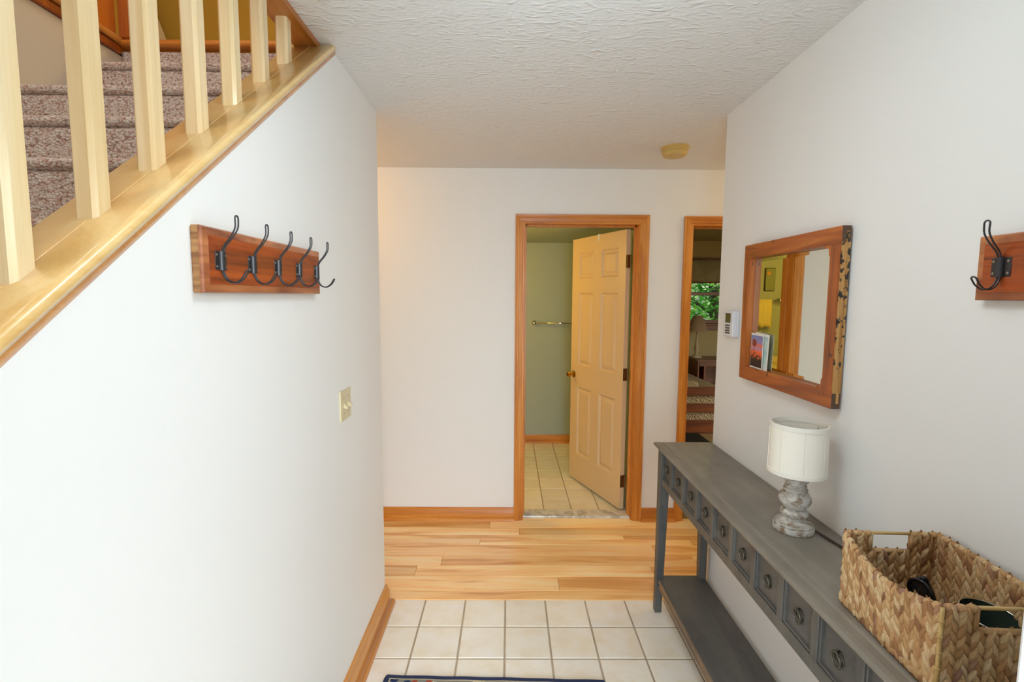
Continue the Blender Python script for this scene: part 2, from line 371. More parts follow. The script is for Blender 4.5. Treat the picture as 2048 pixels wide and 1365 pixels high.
# floors
fl = struct('floor', bx(-2.7, 3.3, -0.35, D+0.03, -0.12, -0.0035), MT['grout'], 'foyer and hallway floor of cream tiles and hickory boards')
T = 0.2085
tile_proto = None
gx0 = -0.0125 - 3*T
for r in range(13):
    for c_ in range(-1, 8):
        x0 = gx0 + c_*T; x1 = x0 + T; y1 = YT - r*T; y0 = y1 - T
        x0, x1 = max(x0, XL-0.01), min(x1, XR+0.005)
        if x1 - x0 < 0.02: continue
        full = abs((x1-x0) - T) < 1e-4
        g = 0.0042; cx, cy = (x0+x1)/2, (y0+y1)/2; hx, hy = (x1-x0)/2-g, (y1-y0)/2-g
        if r == 0: hy += g/2; cy += g/2
        if full and r > 0 and tile_proto:
            o = tile_proto.copy(); C.objects.link(o)
        else:
            o = obj('tile', bx(-hx, hx, -hy, hy, -0.011, 0.0, 0.002, 1), MT['tile'], None); o.parent = fl
            if full and r > 0: tile_proto = o
        o.location = (cx, cy, random.uniform(-0.0004, 0.0004))
        k = random.uniform(0.95, 1.03); o.color = (k, k, k*random.uniform(0.97, 1.02), 1)
rows = [3.352, 3.240, 3.136, 3.085, 3.009, 2.879, 2.763, 2.650, 2.517, 2.437]
joints = [[-0.126], [0.075], [0.764, -1.2], [-0.182, 1.19], [0.92], [-0.398, 1.13], [-0.534, 0.841], [0.281], [-1.5]]
tones = [[(0.78, 0.66, 0.5), (1.02, 0.98, 0.9)], [(1.04, 1.0, 0.94), (0.84, 0.74, 0.6)], [(1.0, 0.9, 0.8), (1.04, 0.98, 0.88), (0.74, 0.6, 0.46)],
         [(0.95, 0.84, 0.74), (1.1, 1.06, 1.0), (0.8, 0.66, 0.5)], [(0.98, 0.86, 0.76), (1.04, 0.98, 0.86)], [(1.0, 0.9, 0.8), (0.9, 0.76, 0.62), (0.95, 0.85, 0.7)],
         [(0.82, 0.68, 0.54), (1.08, 1.02, 0.95), (0.92, 0.8, 0.66)], [(1.03, 0.93, 0.82), (0.98, 0.85, 0.7)], [(0.96, 0.82, 0.68), (0.93, 0.78, 0.63)]]
for i, js in enumerate(joints):
    xs = [-2.65] + sorted(js) + [3.25]
    y1, y0 = rows[i], rows[i+1]
    if i == 0: y1 = D + 0.028
    for (a, b), tn in zip(zip(xs, xs[1:]), tones[i] + tones[i]):
        cx = (a+b)/2; cy = (y0+y1)/2
        o = obj('floor_plank', bx(a-cx+0.0008, b-cx-0.0008, y0-cy+0.0006, y1-cy-0.0006, -0.016, 0.002, 0.0012, 1), MT['hickory'])
        o.parent = fl; o.location = (cx, cy, 0); o.color = tn + (1,)
# bathroom floor
fb = struct('floor_bathroom', bx(-1.35, 1.08, D+0.03, 5.26, -0.12, -0.006), MT['grout'], 'bathroom floor of small cream tiles')
tp = None
for r in range(8):
    for c_ in range(-7, 4):
        x0 = 0.267 + c_*0.2075; y0 = 3.512 + r*0.2117
        if tp is None:
            o = obj('tile', bx(-0.0995, 0.0995, -0.1017, 0.1017, -0.011, 0.0, 0.002, 1), MT['tile']); o.parent = fb; tp = o
        else:
            o = tp.copy(); C.objects.link(o)
        o.location = (x0+0.10375, y0+0.10585, 0); k = random.uniform(0.95, 1.03); o.color = (k, k*0.99, k*0.95, 1)
struct('threshold', bx(0.104, 0.872, 3.39, 3.506, -0.006, 0.016, 0.004, 2), MT['marble'], 'grey veined white marble sill under the bathroom doorway')
struct('floor_bedroom', bx(1.12, 5.2, D+0.03, 7.6, -0.12, 0.0), MT['bcarpet'], 'beige carpet of the dim bedroom')
# walls
bm = NB(); prism(bm, [(-0.33, 0), (YL, 0), (YL, H), (1.825, H), (-0.33, CAP0-0.33*SL)], 'x', XL-0.12, XL)
struct('wall_left', bm, MT['wall'], 'white half wall below the stair rail')
struct('wall_right', bx(XR, XR+0.12, -0.45, YR, 0, H), MT['wall'], 'white wall behind the console table')
struct('wall_hall', bx(-2.7, XL-0.12, 2.335, YL, 0, H), MT['wall'], 'hallway wall under the stairs')
struct('wall_hall_right', bx(XR+0.12, 3.3, YR-0.12, YR, 0, H), MT['wall'], 'hallway wall beyond the console table')
struct('wall_hall_end', bx(-2.8, -2.7, 2.2, D+0.1, 0, H), MT['wall'], 'end wall of the hallway')
struct('wall_hall_far', bx(3.3, 3.4, 2.2, D+0.1, 0, H), MT['wall'], 'far end wall of the hallway')
bm = NB()                                                     # back wall with two doorways
DX0, DX1, DZ, EX0, EX1, EZ = 0.087, 0.890, 2.092, 1.224, 2.02, 2.086
for x0, x1, z0 in ((-2.7, DX0, 0), (DX0, DX1, DZ), (DX1, EX0, 0), (EX0, EX1, EZ), (EX1, 3.3, 0)): box(bm, x0, x1, D, WB, z0, H)
bmesh.ops.remove_doubles(bm, verts=bm.verts, dist=1e-4)
struct('wall_back', bm, MT['wall'], 'white hallway wall with the bathroom doorway')
bm = NB(); 
for x0, x1, z0, z1 in ((-1.9, 0.0, 0, 5.2), (0.98, XR+0.12, 0, 5.2), (0.0, 0.98, 2.06, 5.2)): box(bm, x0, x1, -0.45, -0.33, z0, z1)
struct('wall_front', bm, MT['wall'], 'entry wall around the open front door')
# ceiling of foyer and hallway, with the stair opening cut out on its side
bm = NB(); prism(bm, [(-0.652, -0.33), (XR+0.12, -0.33), (XR+0.12, YR-0.12), (3.3, YR-0.12), (3.3, D+0.1), (-2.7, D+0.1), (-2.7, 2.335), (-0.652, 2.335)], 'z', H, H+0.24)
struct('ceiling', bm, MT['ceiling'], 'white stippled ceiling')
# baseboards
PB = [(0, 0.118), (0.009, 0.118), (0.012, 0.108), (0.012, 0.098), (0.019, 0.088), (0.019, 0.032), (0.030, 0.030), (0.038, 0.022), (0.042, 0.012), (0.043, 0), (0, 0)]
def mitred(bm, path, prof):
    """sweep a baseboard profile along floor points; the room lies to the left of the path direction"""
    n = len(path); rings = []
    for i, p in enumerate(path):
        p = Vector(p)
        d0 = (p-Vector(path[i-1])).normalized() if i else None
        d1 = (Vector(path[i+1])-p).normalized() if i < n-1 else None
        nr = lambda d: Vector((-d.y, d.x))
        if d0 is None: m = nr(d1)
        elif d1 is None: m = nr(d0)
        else:
            m = (nr(d0)+nr(d1)).normalized(); m = m/max(0.2, m.dot(nr(d1)))
        rings.append([bm.verts.new((p.x+m.x*d, p.y+m.y*d, z)) for d, z in prof])
    for a, b in zip(rings, rings[1:]):
        for j in range(len(prof)): 
            k = (j+1) % len(prof); bm.faces.new((a[j], a[k], b[k], b[j]))
    bm.faces.new(rings[0]); bm.faces.new(rings[-1][::-1]); return bm
struct('baseboard_left', mitred(NB(), [(-2.6, YL), (XL, YL), (XL, -0.33)], [(-a, b) for a, b in PB][::1]) if False else mitred(NB(), [(XL, -0.33), (XL, YL), (-2.6, YL)], [(-a, b) for a, b in PB]), MT['oaky'], 'oak baseboard along the white half wall', 40)
struct('baseboard_right', mitred(NB(), [(XR, -0.33), (XR, YR), (3.2, YR)], PB), MT['oaky'], 'oak baseboard behind the console table', 40)
PBB = [(a*0.8, b*0.80) for a, b in PB]
struct('baseboard_back', mitred(NB(), [(0.041, D), (-2.6, D)], PBB), MT['oak'], 'oak baseboard on the hallway wall, beside the bathroom door', 40)
struct('baseboard_back_right', mitred(NB(), [(1.184, D), (0.941, D)], PBB), MT['oak'], 'short oak baseboard between the two doorways', 40)
# door casings and jambs
PC = [(0, 0), (0, 0.009), (0.003, 0.011), (0.012, 0.011), (0.015, 0.014), (0.036, 0.016), (0.040, 0.020), (0.046, 0.020), (0.049, 0.017), (0.062, 0.019), (0.062, 0)]
def casing(root, x0, x1, z1, yface, s):
    """three mitred lengths of moulding round an opening; s = -1 stands out towards the viewer"""
    ch = [('side_casing', lambda d: (x0-d, 0.0), lambda d: (x0-d, z1+d)), ('head_casing', lambda d: (x0-d, z1+d), lambda d: (x1+d, z1+d)), ('side_casing', lambda d: (x1+d, z1+d), lambda d: (x1+d, 0.0))]
    for nm, fa, fb_ in ch:
        bm = NB(); A = []; B = []
        for d, t in PC:
            a = fa(d); b = fb_(d)
            A.append(bm.verts.new((a[0], yface+s*t, a[1]))); B.append(bm.verts.new((b[0], yface+s*t, b[1])))
        for i in range(len(PC)):
            j = (i+1) % len(PC); bm.faces.new((A[i], A[j], B[j], B[i]))
        bm.faces.new(A); bm.faces.new(B[::-1])
        o = obj(nm, bm, MT['oak'] if nm[0] == 'h' else MT['oakz'], root, 30)
def jamb(root, x0, x1, z1, y0, y1):
    for nm, a in (('side_jamb', (x0-0.018, x0, y0, y1, 0, z1)), ('side_jamb', (x1, x1+0.018, y0, y1, 0, z1)), ('head_jamb', (x0-0.018, x1+0.018, y0, y1, z1, z1+0.014))):
        obj(nm, bx(*a), MT['oakz'] if nm[0] == 's' else MT['oak'], root)
    ym = y1-0.075
    for nm, a in (('door_stop', (x0, x0+0.011, ym, ym+0.036, 0, z1)), ('door_stop', (x1-0.011, x1, ym, ym+0.036, 0, z1)), ('door_stop', (x0, x1, ym, ym+0.036, z1-0.011, z1))):
        obj(nm, bx(*a), MT['oakz'], root)
t1 = tag(thing('trim_1', (0.488, D, 0), 'oak casing around the bathroom doorway', None), kind='structure')
casing(t1, 0.101, 0.8785, 2.076, D, -1); jamb(t1, 0.105, 0.872, 2.078, D-0.001, 3.494); casing(t1, 0.101, 0.8785, 2.076, WB, 1)
t2 = tag(thing('trim_2', (1.62, D, 0), 'oak casing around the bedroom doorway, partly behind the wall corner', None), kind='structure')
casing(t2, 1.238, 2.006, 2.070, D, -1); jamb(t2, 1.242, 2.002, 2.072, D-0.001, 3.494)

# ------------------------------------------------------------------ bathroom door, six panels, standing ajar
door = thing('door_1', (0.821, 3.4915, 0), 'cream six-panel bathroom door standing ajar with a brass knob', None); door['kind'] = 'structure'
OFF[door.name] = Vector((0, 0, 0))
UX = [0.0, 0.090, 0.312, 0.425, 0.640, 0.752]; ZX = [0.024, 0.252, 0.832, 1.016, 1.620, 1.736, 1.946, 2.064]
bm = NB()
for i in range(5):
    if i in (0, 2, 4): box(bm, UX[i], UX[i+1], -0.035, 0, ZX[0], ZX[-1])
    else:
        for j in (0, 2, 4, 6): box(bm, UX[i], UX[i+1], -0.035, 0, ZX[j], ZX[j+1])
obj('slab', bm, MT['door'], door)
for i in (1, 3):
    for j in (1, 3, 5):
        bm = NB()
        for s in (0, 1):
            u0, u1, z0, z1 = UX[i], UX[i+1], ZX[j], ZX[j+1]; rings = []
            for d, y in ((0, 0), (0.003, -0.004), (0.014, -0.014), (0.022, -0.014), (0.046, -0.004)):
                yy = y if s == 0 else -0.035-y
                rings.append([bm.verts.new(p) for p in ((u0+d, yy, z0+d), (u1-d, yy, z0+d), (u1-d, yy, z1-d), (u0+d, yy, z1-d))])
            for a, b in zip(rings, rings[1:]):
                for k in range(4): bm.faces.new((a[k], a[(k+1) % 4], b[(k+1) % 4], b[k]))
            bm.faces.new(rings[-1])
        obj('panel', bm, MT['door'], door)
for s in (1, -1):
    y0 = 0 if s == 1 else -0.035
    bm = NB(); lathe(bm, [(0.030, 0), (0.030, s*0.004), (0.022, s*0.008), (0.011, s*0.010), (0.010, s*0.028), (0.016, s*0.034), (0.024, s*0.044), (0.025, s*0.054), (0.018, s*0.062), (0.0, s*0.064)], (0.700, y0, 0.931), 24, 'y')
    tag(obj('door_knob', bm, MT['brass'], door, 40), 'polished brass round knob')
for z in (0.235, 1.03, 1.84):
    bm = NB(); box(bm, -0.0015, 0.001, -0.031, -0.001, z-0.045, z+0.045, 0.0006, 1)
    tube(bm, [(-0.005, -0.036, z-0.047), (-0.005, -0.036, z+0.047)], 0.0062, 10)
    box(bm, -0.008, -0.0055, -0.040, -0.005, z-0.045, z+0.045)
    tag(obj('hinge', bm, MT['obrass'], door, 40), 'tarnished brass hinge')
door.rotation_euler = (0, 0, math.atan2(0.9244, -0.3813))
bm = NB(); box(bm, -0.012, 0.012, 0.0006, 0.003, -0.045, 0.006, 0.0008, 1); box(bm, -0.012, 0.012, -0.0385, 0.003, 0.0015, 0.004); box(bm, -0.012, 0.012, -0.0385, -0.0356, -0.03, 0.004)
o = tag(obj('door_hook', bm, MT['white']), 'small white bracket hooked over the top of the bathroom door', 'hook')
uv = Vector((-0.3813, 0.9244)); o.location = (0.821+uv.x*0.353, 3.4915+uv.y*0.353, 2.064); o.rotation_euler = door.rotation_euler

# ------------------------------------------------------------------ bathroom
struct('wall_bathroom_back', bx(-1.35, 1.08, 5.212, 5.30, 0, 2.3), MT['sage'], 'sage green bathroom wall')
struct('wall_bathroom_left', bx(-1.40, -1.30, WB, 5.25, 0, 2.3), MT['sage'], 'sage green side wall of the bathroom')
struct('wall_bathroom_right', bx(1.04, 1.12, WB, 5.30, 0, 2.3), MT['sage'], 'sage green wall behind the open door')
struct('ceiling_bathroom', bx(-1.40, 1.12, WB, 5.30, 2.15, 2.25), MT['sage'], 'low sage green bathroom ceiling')
struct('baseboard_bathroom', mitred(NB(), [(1.04, 5.212), (-0.45, 5.212)], [(a*0.7, b*0.78) for a, b in PB]), MT['oak'], 'oak baseboard of the bathroom')
def towel_bar(x0, x1, z, label):
    t = thing('towel_bar', ((x0+x1)/2, 5.212, z), label, 'towel bar', 'bathroom towel bars')
    obj('rail', tube(NB(), [(x0, 5.152, z), (x1, 5.152, z)], 0.008, 12), MT['chrome'], t, True)
    for x in (x0, x1):
        bm = NB(); lathe(bm, [(0.024, 0), (0.024, -0.008), (0.014, -0.016), (0.012, -0.045), (0.017, -0.052), (0.017, -0.068), (0.010, -0.074), (0, -0.075)], (x, 5.212, z), 18, 'y')
        obj('post', bm, MT['chrome'], t, 40)
towel_bar(0.262, 0.862, 1.308, 'brass toned towel bar on the sage wall beside the ajar door')
towel_bar(-0.775, -0.42, 1.56, 'towel bar holding a pale yellow towel, seen in the mirror')
bm = NB(); N = 14
for side in (0, 1):
    ring = []
    for i in range(N+1):
        x = -0.680 + 0.145*i/N
        row = []
        for j in range(7):
            q = j/6; fold = 0.006*math.sin(i*1.5+side)+0.004*math.sin(i*0.7)
            y = 5.152 + (-0.013 if side == 0 else 0.013) + (-1 if side == 0 else 0.6)*(fold*q+0.002)
            xx = x + 0.012*q*(i/N-0.5)
            row.append((xx, y, 1.572 - (0.29+0.01*math.sin(i*0.9))*q*(1 if side == 0 else 0.9)))
        ring.append(row)
    V = [[bm.verts.new(p) for p in row] for row in ring]
    for i in range(N):
        for j in range(6): bm.faces.new((V[i][j], V[i+1][j], V[i+1][j+1], V[i][j+1]))
    if side == 0: V0 = V
    else:
        for i in range(N): bm.faces.new((V0[i][0], V0[i+1][0], V[i+1][0], V[i][0]))
o = obj('hand_towel', bm, MT['towel'], None, True); md = o.modifiers.new('thick', 'SOLIDIFY'); md.thickness = 0.005
tag(o, 'pale yellow hand towel hanging on the bar seen in the mirror', 'towel')
p = thing('wall_picture', (-0.672, 5.205, 1.78), 'small green picture with a peach sun, seen in the mirror', 'picture')
obj('frame', bx(-0.724, -0.620, 5.187, 5.211, 1.66, 1.90, 0.003, 1), M('dark_picture_edge', '#3b3a26', 0.5).m, p)
obj('canvas', bx(-0.718, -0.626, 5.184, 5.190, 1.666, 1.894), M('green_canvas', '#8f9a78', 0.7).m, p)
obj('sun_disc', lathe(NB(), [(0.018, 5.1825), (0.018, 5.1845)], (-0.655, 0, 1.845), 20, 'y'), M('peach_paint', '#d89a5a', 0.7).m, p)
vn = thing('vanity', (-0.87, 4.95, 0), 'bathroom vanity with a cream counter and basin, seen in the mirror', 'vanity')
obj('cabinet', bx(-1.28, -0.56, 4.70, 5.205, 0, 0.86), MT['oakz'], vn)
bm = NB(); box(bm, -1.295, -0.53, 4.67, 5.208, 0.86, 0.90, 0.008, 2); box(bm, -1.295, -0.53, 5.188, 5.208, 0.90, 0.97, 0.006, 2); obj('countertop', bm, MT['counter'], vn)
obj('basin', lathe(NB(), [(0.205, 0.902), (0.20, 0.910), (0.185, 0.908), (0.15, 0.89), (0.0, 0.875)], (-0.90, 4.92, 0), 32, cap=False), MT['counter'], vn, True)
for x0 in (-1.26, -0.915):
    d = obj('cabinet_door', bx(x0, x0+0.33, 4.682, 4.70, 0.12, 0.80, 0.004, 1), MT['oakz'], vn)

# ------------------------------------------------------------------ bedroom beyond the right-hand doorway
struct('wall_bedroom_left', bx(1.12, 1.18, WB, 7.6, 0, H), MT['bedwall'], 'tan bedroom side wall')
struct('wall_bedroom_right', bx(5.1, 5.2, WB, 7.6, 0, H), MT['bedwall'], 'tan bedroom wall')
struct('ceiling_bedroom', bx(1.12, 5.2, WB, 7.6, H, H+0.1), MT['bedwall'], 'bedroom ceiling')
WX0, WX1, WZ0, WZ1 = 2.60, 3.70, 1.18, 2.12
bm = NB()
for a in ((1.12, WX0, 0, H), (WX1, 5.2, 0, H), (WX0, WX1, 0, WZ0), (WX0, WX1, WZ1, H)): box(bm, a[0], a[1], 7.5, 7.6, a[2], a[3])
struct('wall_bedroom_back', bm, MT['bedwall'], 'tan bedroom window wall')
wn = tag(thing('window_1', (3.15, 7.55, 1.6), 'bedroom window with wooden sashes and green trees outside', None), kind='structure')
for nm, a in (('side_casing', (WX0-0.07, WX0, 7.475, 7.50, WZ0-0.02, WZ1+0.07)), ('side_casing', (WX1, WX1+0.07, 7.475, 7.50, WZ0-0.02, WZ1+0.07)), ('head_casing', (WX0-0.07, WX1+0.07, 7.475, 7.50, WZ1, WZ1+0.07)),
              ('apron', (WX0-0.07, WX1+0.07, 7.478, 7.50, 1.085, 1.155)), ('sill', (WX0-0.09, WX1+0.09, 7.455, 7.59, 1.157, 1.186)), ('meeting_rail', (WX0, WX1, 7.52, 7.56, 1.615, 1.668)),
              ('bottom_rail', (WX0, WX1, 7.515, 7.55, 1.186, 1.246)), ('stile', (WX0, WX0+0.045, 7.52, 7.56, 1.186, WZ1)), ('stile', (WX1-0.045, WX1, 7.52, 7.56, 1.186, WZ1)), ('top_rail', (WX0, WX1, 7.52, 7.56, WZ1-0.045, WZ1))):
    obj(nm, bx(*a, bev=0.004, seg=1), MT['dwood'], wn)
for z0, z1 in ((1.246, 1.615), (1.668, WZ1-0.045)): obj('pane', bx(WX0+0.045, WX1-0.045, 7.537, 7.541, z0, z1), MT['glass'], wn)
sh = thing('window_shade', (3.15, 7.46, 2.0), 'olive tan fabric shade half lowered over the bedroom window', 'window shade')
bm = NB(); n = 40; V = []
for i in range(n+1):
    x = 2.52+1.26*i/n; V.append([bm.verts.new((x, 7.452+0.004*math.sin(i*1.1)*(1-j/5.0)-0.004*math.sin(i*0.5), 2.155-0.335*j/5)) for j in range(6)])
for i in range(n):
    for j in range(5): bm.faces.new((V[i][j], V[i+1][j], V[i+1][j+1], V[i][j+1]))
o = obj('fabric', bm, MT['fabric'], sh, True); md = o.modifiers.new('t', 'SOLIDIFY'); md.thickness = 0.004
obj('hem', bx(2.52, 3.78, 7.444, 7.458, 1.802, 1.822), MT['hem'], sh)
obj('rod', tube(NB(), [(2.44, 7.44, 2.163), (3.86, 7.44, 2.163)], 0.009, 10), MT['dwood'], sh, True)
for x in (2.5, 3.8): obj('bracket', bx(x-0.01, x+0.01, 7.44, 7.50, 2.15, 2.175), MT['dwood'], sh)
ns = thing('nightstand', (3.0, 7.15, 0), 'dark wood nightstand with an open shelf under the bedroom window', 'nightstand')
for nm, a in (('top', (2.69, 3.36, 6.93, 7.42, 0.665, 0.695)), ('side_panel', (2.71, 2.735, 6.96, 7.40, 0, 0.665)), ('side_panel', (2.80, 2.83, 6.96, 7.40, 0, 0.665)), ('side_panel', (3.31, 3.335, 6.96, 7.40, 0, 0.665)), ('back_panel', (2.71, 3.335, 7.39, 7.405, 0.05, 0.665)),
              ('shelf', (2.735, 3.31, 6.97, 7.39, 0.26, 0.285)), ('front_rail', (2.735, 3.31, 6.955, 6.975, 0.60, 0.665))): obj(nm, bx(*a, bev=0.003, seg=1), MT['dwood'], ns)
bl = thing('bedside_lamp', (2.775, 7.2, 0.695), 'carved cream lamp with tan shade on the nightstand', 'lamp')
obj('base', lathe(NB(), [(0.075, 0), (0.075, 0.018), (0.05, 0.03), (0.03, 0.05), (0.018, 0.07), (0.026, 0.10), (0.036, 0.14), (0.030, 0.18), (0.018, 0.21), (0.026, 0.24), (0.022, 0.29), (0.014, 0.32), (0.014, 0.42)], (2.775, 7.2, 0.695), 24), MT['lbase'], bl, True)
obj('lamp_shade', lathe(NB(), [(0.15, 0.395), (0.065, 0.625), (0.062, 0.625), (0.147, 0.395)], (2.775, 7.2, 0.695), 28, cap=False), MT['lshade'], bl, True)
bed = thing('bed', (1.85, 6.5, 0), 'dark wood bed with slatted footboard and knit quilt in the dim bedroom', 'bed')
for z0, z1 in ((0.448, 0.55), (0.253, 0.354), (0.01, 0.160)): obj('rail', bx(1.26, 2.62, 5.59, 5.62, z0, z1, 0.004, 1), MT['dwood'], bed)
for x in (1.22, 2.62): obj('post', bx(x, x+0.06, 5.575, 5.635, 0, 0.60, 0.006, 1), MT['dwood'], bed)
obj('mattress', bx(1.27, 2.60, 5.64, 7.35, 0.10, 0.50, 0.03, 3), MT['quilt'], bed, True)
obj('quilt', bx(1.26, 2.23, 5.645, 7.2, 0.48, 0.61, 0.04, 3), MT['quilt'], bed, True)
tag(obj('bedroom_rug', bx(1.3, 2.21, 4.5, 5.57, 0.0, 0.012, 0.004, 1), MT['brug']), 'charcoal rug on the beige bedroom carpet', 'rug')

# ------------------------------------------------------------------ outside: trees behind the bedroom window, added porch slab
struct('lawn', bx(-6, 14, 7.7, 30, -0.4, -0.3), MT['grass'], 'lawn outside the bedroom window')
struct('porch', bx(-3, 3, -4, -0.45, -0.2, -0.05), MT['concrete'], 'unseen porch slab added outside the front door for bounce light')  # slab put in to bounce daylight through the doorway
def tree(x, y, h, rad, n, label):
    t = thing('tree', (x, y, -0.3), label, 'tree', 'trees behind the house')
    pts = smooth_path([(x, y, -0.3), (x+0.05, y, h*0.4), (x-0.08, y+0.05, h*0.75), (x, y, h)], 5)
    bm = NB(); tube(bm, pts, [0.13*(1-0.8*i/(len(pts)-1)) for i in range(len(pts))], 10)
    for k in range(7):
        a = k*2.4; z = 0.4+h*(0.15+0.1*k)
        tube(bm, smooth_path([(x, y, z), (x+0.6*math.cos(a), y+0.6*math.sin(a), z+0.35), (x+1.3*math.cos(a), y+1.3*math.sin(a), z+0.5)], 3), [0.04]*3+[0.025]*3+[0.01], 6)
    obj('trunk', bm, MT['bark'], t, True)
    bm = NB()
    for k in range(n):
        while True:
            q = Vector((random.uniform(-1, 1), random.uniform(-1, 1), random.uniform(-1, 1)))
            if 0.15 < q.length < 1: break
        c0 = Vector((x+q.x*rad, y+q.y*rad, h*0.55+q.z*h*0.55)); s = random.uniform(0.05, 0.11)
        u = Vector((random.uniform(-1, 1), random.uniform(-1, 1), random.uniform(-0.5, 0.3))).normalized(); v = u.cross(Vector((random.uniform(-0.4, 0.4), random.uniform(-0.4, 0.4), 1))).normalized()
        nn = u.cross(v)
        a = bm.verts.new(c0-u*s); b = bm.verts.new(c0+v*s*0.5+nn*s*0.12); c = bm.verts.new(c0+u*s); d = bm.verts.new(c0-v*s*0.5+nn*s*0.12); e = bm.verts.new(c0-nn*s*0.05)
        for tr in ((a, b, e), (b, c, e), (c, d, e), (d, a, e)): bm.faces.new(tr)
    o = obj('leaves', bm, MT['leaf'], t); o['kind'] = 'stuff'
tree(4.3, 10.4, 3.4, 1.5, 5000, 'nearest leafy green tree outside the bedroom window')
tree(6.3, 13.8, 4.6, 2.0, 6000, 'taller green tree filling the view behind the nearest tree')
tree(4.6, 18.0, 5.0, 2.3, 6000, 'leafy green tree farthest from the bedroom window')

# ------------------------------------------------------------------ stairs
LZ, LY, RIS, RUN = 2.70, 2.288, 0.19, 0.2483
XS0, XS1 = -1.745, XL-0.122
st = thing('staircase', (-1.23, -0.2, 0), 'straight staircase in berber carpet rising behind the white half wall', 'staircase')
def step(yn, z, first):
    """riser and tread of one carpeted step with a rolled nosing"""
    rb = 0.016
    pts = [(yn+RUN+0.02, z)] + [(yn+rb-rb*math.sin(a)*1.0, z-rb+rb*math.cos(a)) for a in [i*PI/8 for i in range(9)]] + [(yn+0.010, z-rb*2-0.006), (yn+0.014, z-RIS-0.01), (yn+0.05, z-RIS-0.03), (yn+RUN+0.02, z-0.06)]
    return prism(NB(), pts, 'x', XS0, XS1)
for j in range(1, 11):
    z = LZ-RIS*j; yn = LY-RUN*j
    obj('carpeted_step', step(yn, z, False), MT['carpet'], st, 40)
pts = [(LY+0.026, LZ-0.03), (LY+0.026, LZ-RIS-0.01), (LY+0.045, LZ-RIS-0.01), (LY+0.045, LZ-0.03)]
obj('carpeted_riser', prism(NB(), pts, 'x', XS0, XS1), MT['carpet'], st)
LN_ = LZ+0.017
pts = [(LY+0.14, LN_)] + [(LY+0.015-0.015*math.sin(a), LN_-0.015+0.015*math.cos(a)) for a in [i*PI/8 for i in range(9)]] + [(LY+0.14, LN_-0.030)]
tag(obj('landing_nosing', prism(NB(), pts, 'x', XS0, XS1), MT['oak'], st, 40), 'rounded orange oak nosing at the top landing')
struct('floor_upstairs', bx(-3.4, 1.6, LY+0.05, 5.0, H+0.24, LZ-0.002), MT['oak'], 'upstairs floor')
struct('floor_upstairs_side', bx(-0.652, 1.6, -0.33, LY+0.05, H+0.24, LZ-0.002), MT['oak'], 'upstairs floor over the foyer')
struct('floor_upstairs_left', bx(-3.4, XS0-0.001, -0.33, LY+0.05, LZ-0.05, LZ-0.002), MT['oak'], 'upstairs floor left of the stairwell')
struct('wall_stairs', bx(XS0-0.1, XS0-0.001, -0.33, LY+0.06, 0, 2.66), MT['stairwall'], 'white wall on the far side of the stairs')
struct('trim_stairs', bx(XS0-0.01, XS0+0.012, -0.33, LY+0.012, 2.652, 2.688, 0.004, 1), MT['stainz'], 'brown wood trim along the stairwell edge')
struct('trim_landing', bx(XS0-0.03, XS0+0.022, -0.33, LY+0.012, 2.692, 2.722, 0.008, 2), MT['oaky'], 'rounded oak edge along the stairwell')
pn = thing('wood_railing_panel', (XS0, 2.0, LZ), 'orange wood panel and post beside the top of the stairs', 'panel')
obj('panel', bx(XS0-0.02, XS0+0.003, 1.60, LY-0.004, LZ+0.024, 3.75), wood('orange_panel', '#d8842c', '#c86f1a', '#a85510', 'z', rough=0.3), pn)
obj('post', bx(XS0+0.004, XS0+0.072, LY+0.006, LY+0.11, LZ+0.019, 3.75, 0.005, 1), MT['stainz'], pn)
struct('wall_upstairs_back', bx(-3.4, 1.6, 4.9, 5.0, LZ, 5.4), MT['olive'], 'olive upstairs wall')
bm = NB(); prism(bm, [(-3.4, LZ), (-2.70, LZ), (-3.17, 4.0), (-3.32, 4.4), (-3.4, 4.6)], 'y', 4.6, 4.7)
struct('wall_upstairs_gable', bm, MT['stairwall'], 'pale upstairs wall with a slanting edge')
struct('wall_upstairs_left', bx(-3.5, -3.4, -0.4, 5.0, LZ-0.05, 5.4), MT['olive'], 'upstairs side wall')
struct('wall_upstairs_right', bx(1.6, 1.7, -0.4, 5.0, LZ, 5.4), MT['olive'], 'upstairs right wall')
struct('ceiling_upstairs', bx(-3.5, 1.7, -0.45, 5.0, 5.2, 5.3), MT['ceiling'], 'upstairs ceiling')
struct('wall_upstairs_front', bx(-3.5, 1.7, -0.45, -0.34, H+0.3, 5.3), MT['wall'], 'upstairs front wall')
# rail: sloped cap, balusters, soffit board
bal = thing('balustrade', (-0.685, 0.3, 1.3), 'pale maple stair balustrade on a sloping cap above the half wall', 'balustrade')
prof = [(-0.745, 0.0), (-0.745, 0.050), (-0.740, 0.055), (-0.6715, 0.055), (-0.6705, 0.052), (-0.6695, 0.055), (-0.617, 0.055), (-0.609, 0.051), (-0.604, 0.043), (-0.604, 0.034), (-0.609, 0.024), (-0.617, 0.021), (-0.626, 0.021), (-0.626, 0.0)]
def slope_prism(prof, y0, ztop):
    bm = NB(); A = []; B = []
    for x, dz in prof:
        A.append(bm.verts.new((x, y0, CAP0+SL*y0+dz))); y1 = (ztop-CAP0-dz)/SL; B.append(bm.verts.new((x, y1, ztop)))
    n = len(prof); bm.faces.new(A[::-1]); bm.faces.new(B)
    for i in range(n): bm.faces.new((A[i], A[(i+1) % n], B[(i+1) % n], B[i]))
    return bm
obj('sloping_cap', slope_prism(prof, -0.325, H-0.001), MT['mapley'], bal, 50)
obj('cove_strip', slope_prism([(-0.6255, 0.022), (-0.614, 0.022), (-0.616, 0.012), (-0.621, 0.002), (-0.6255, -0.004)], -0.325, H-0.001), MT['oaky'], bal, 40)
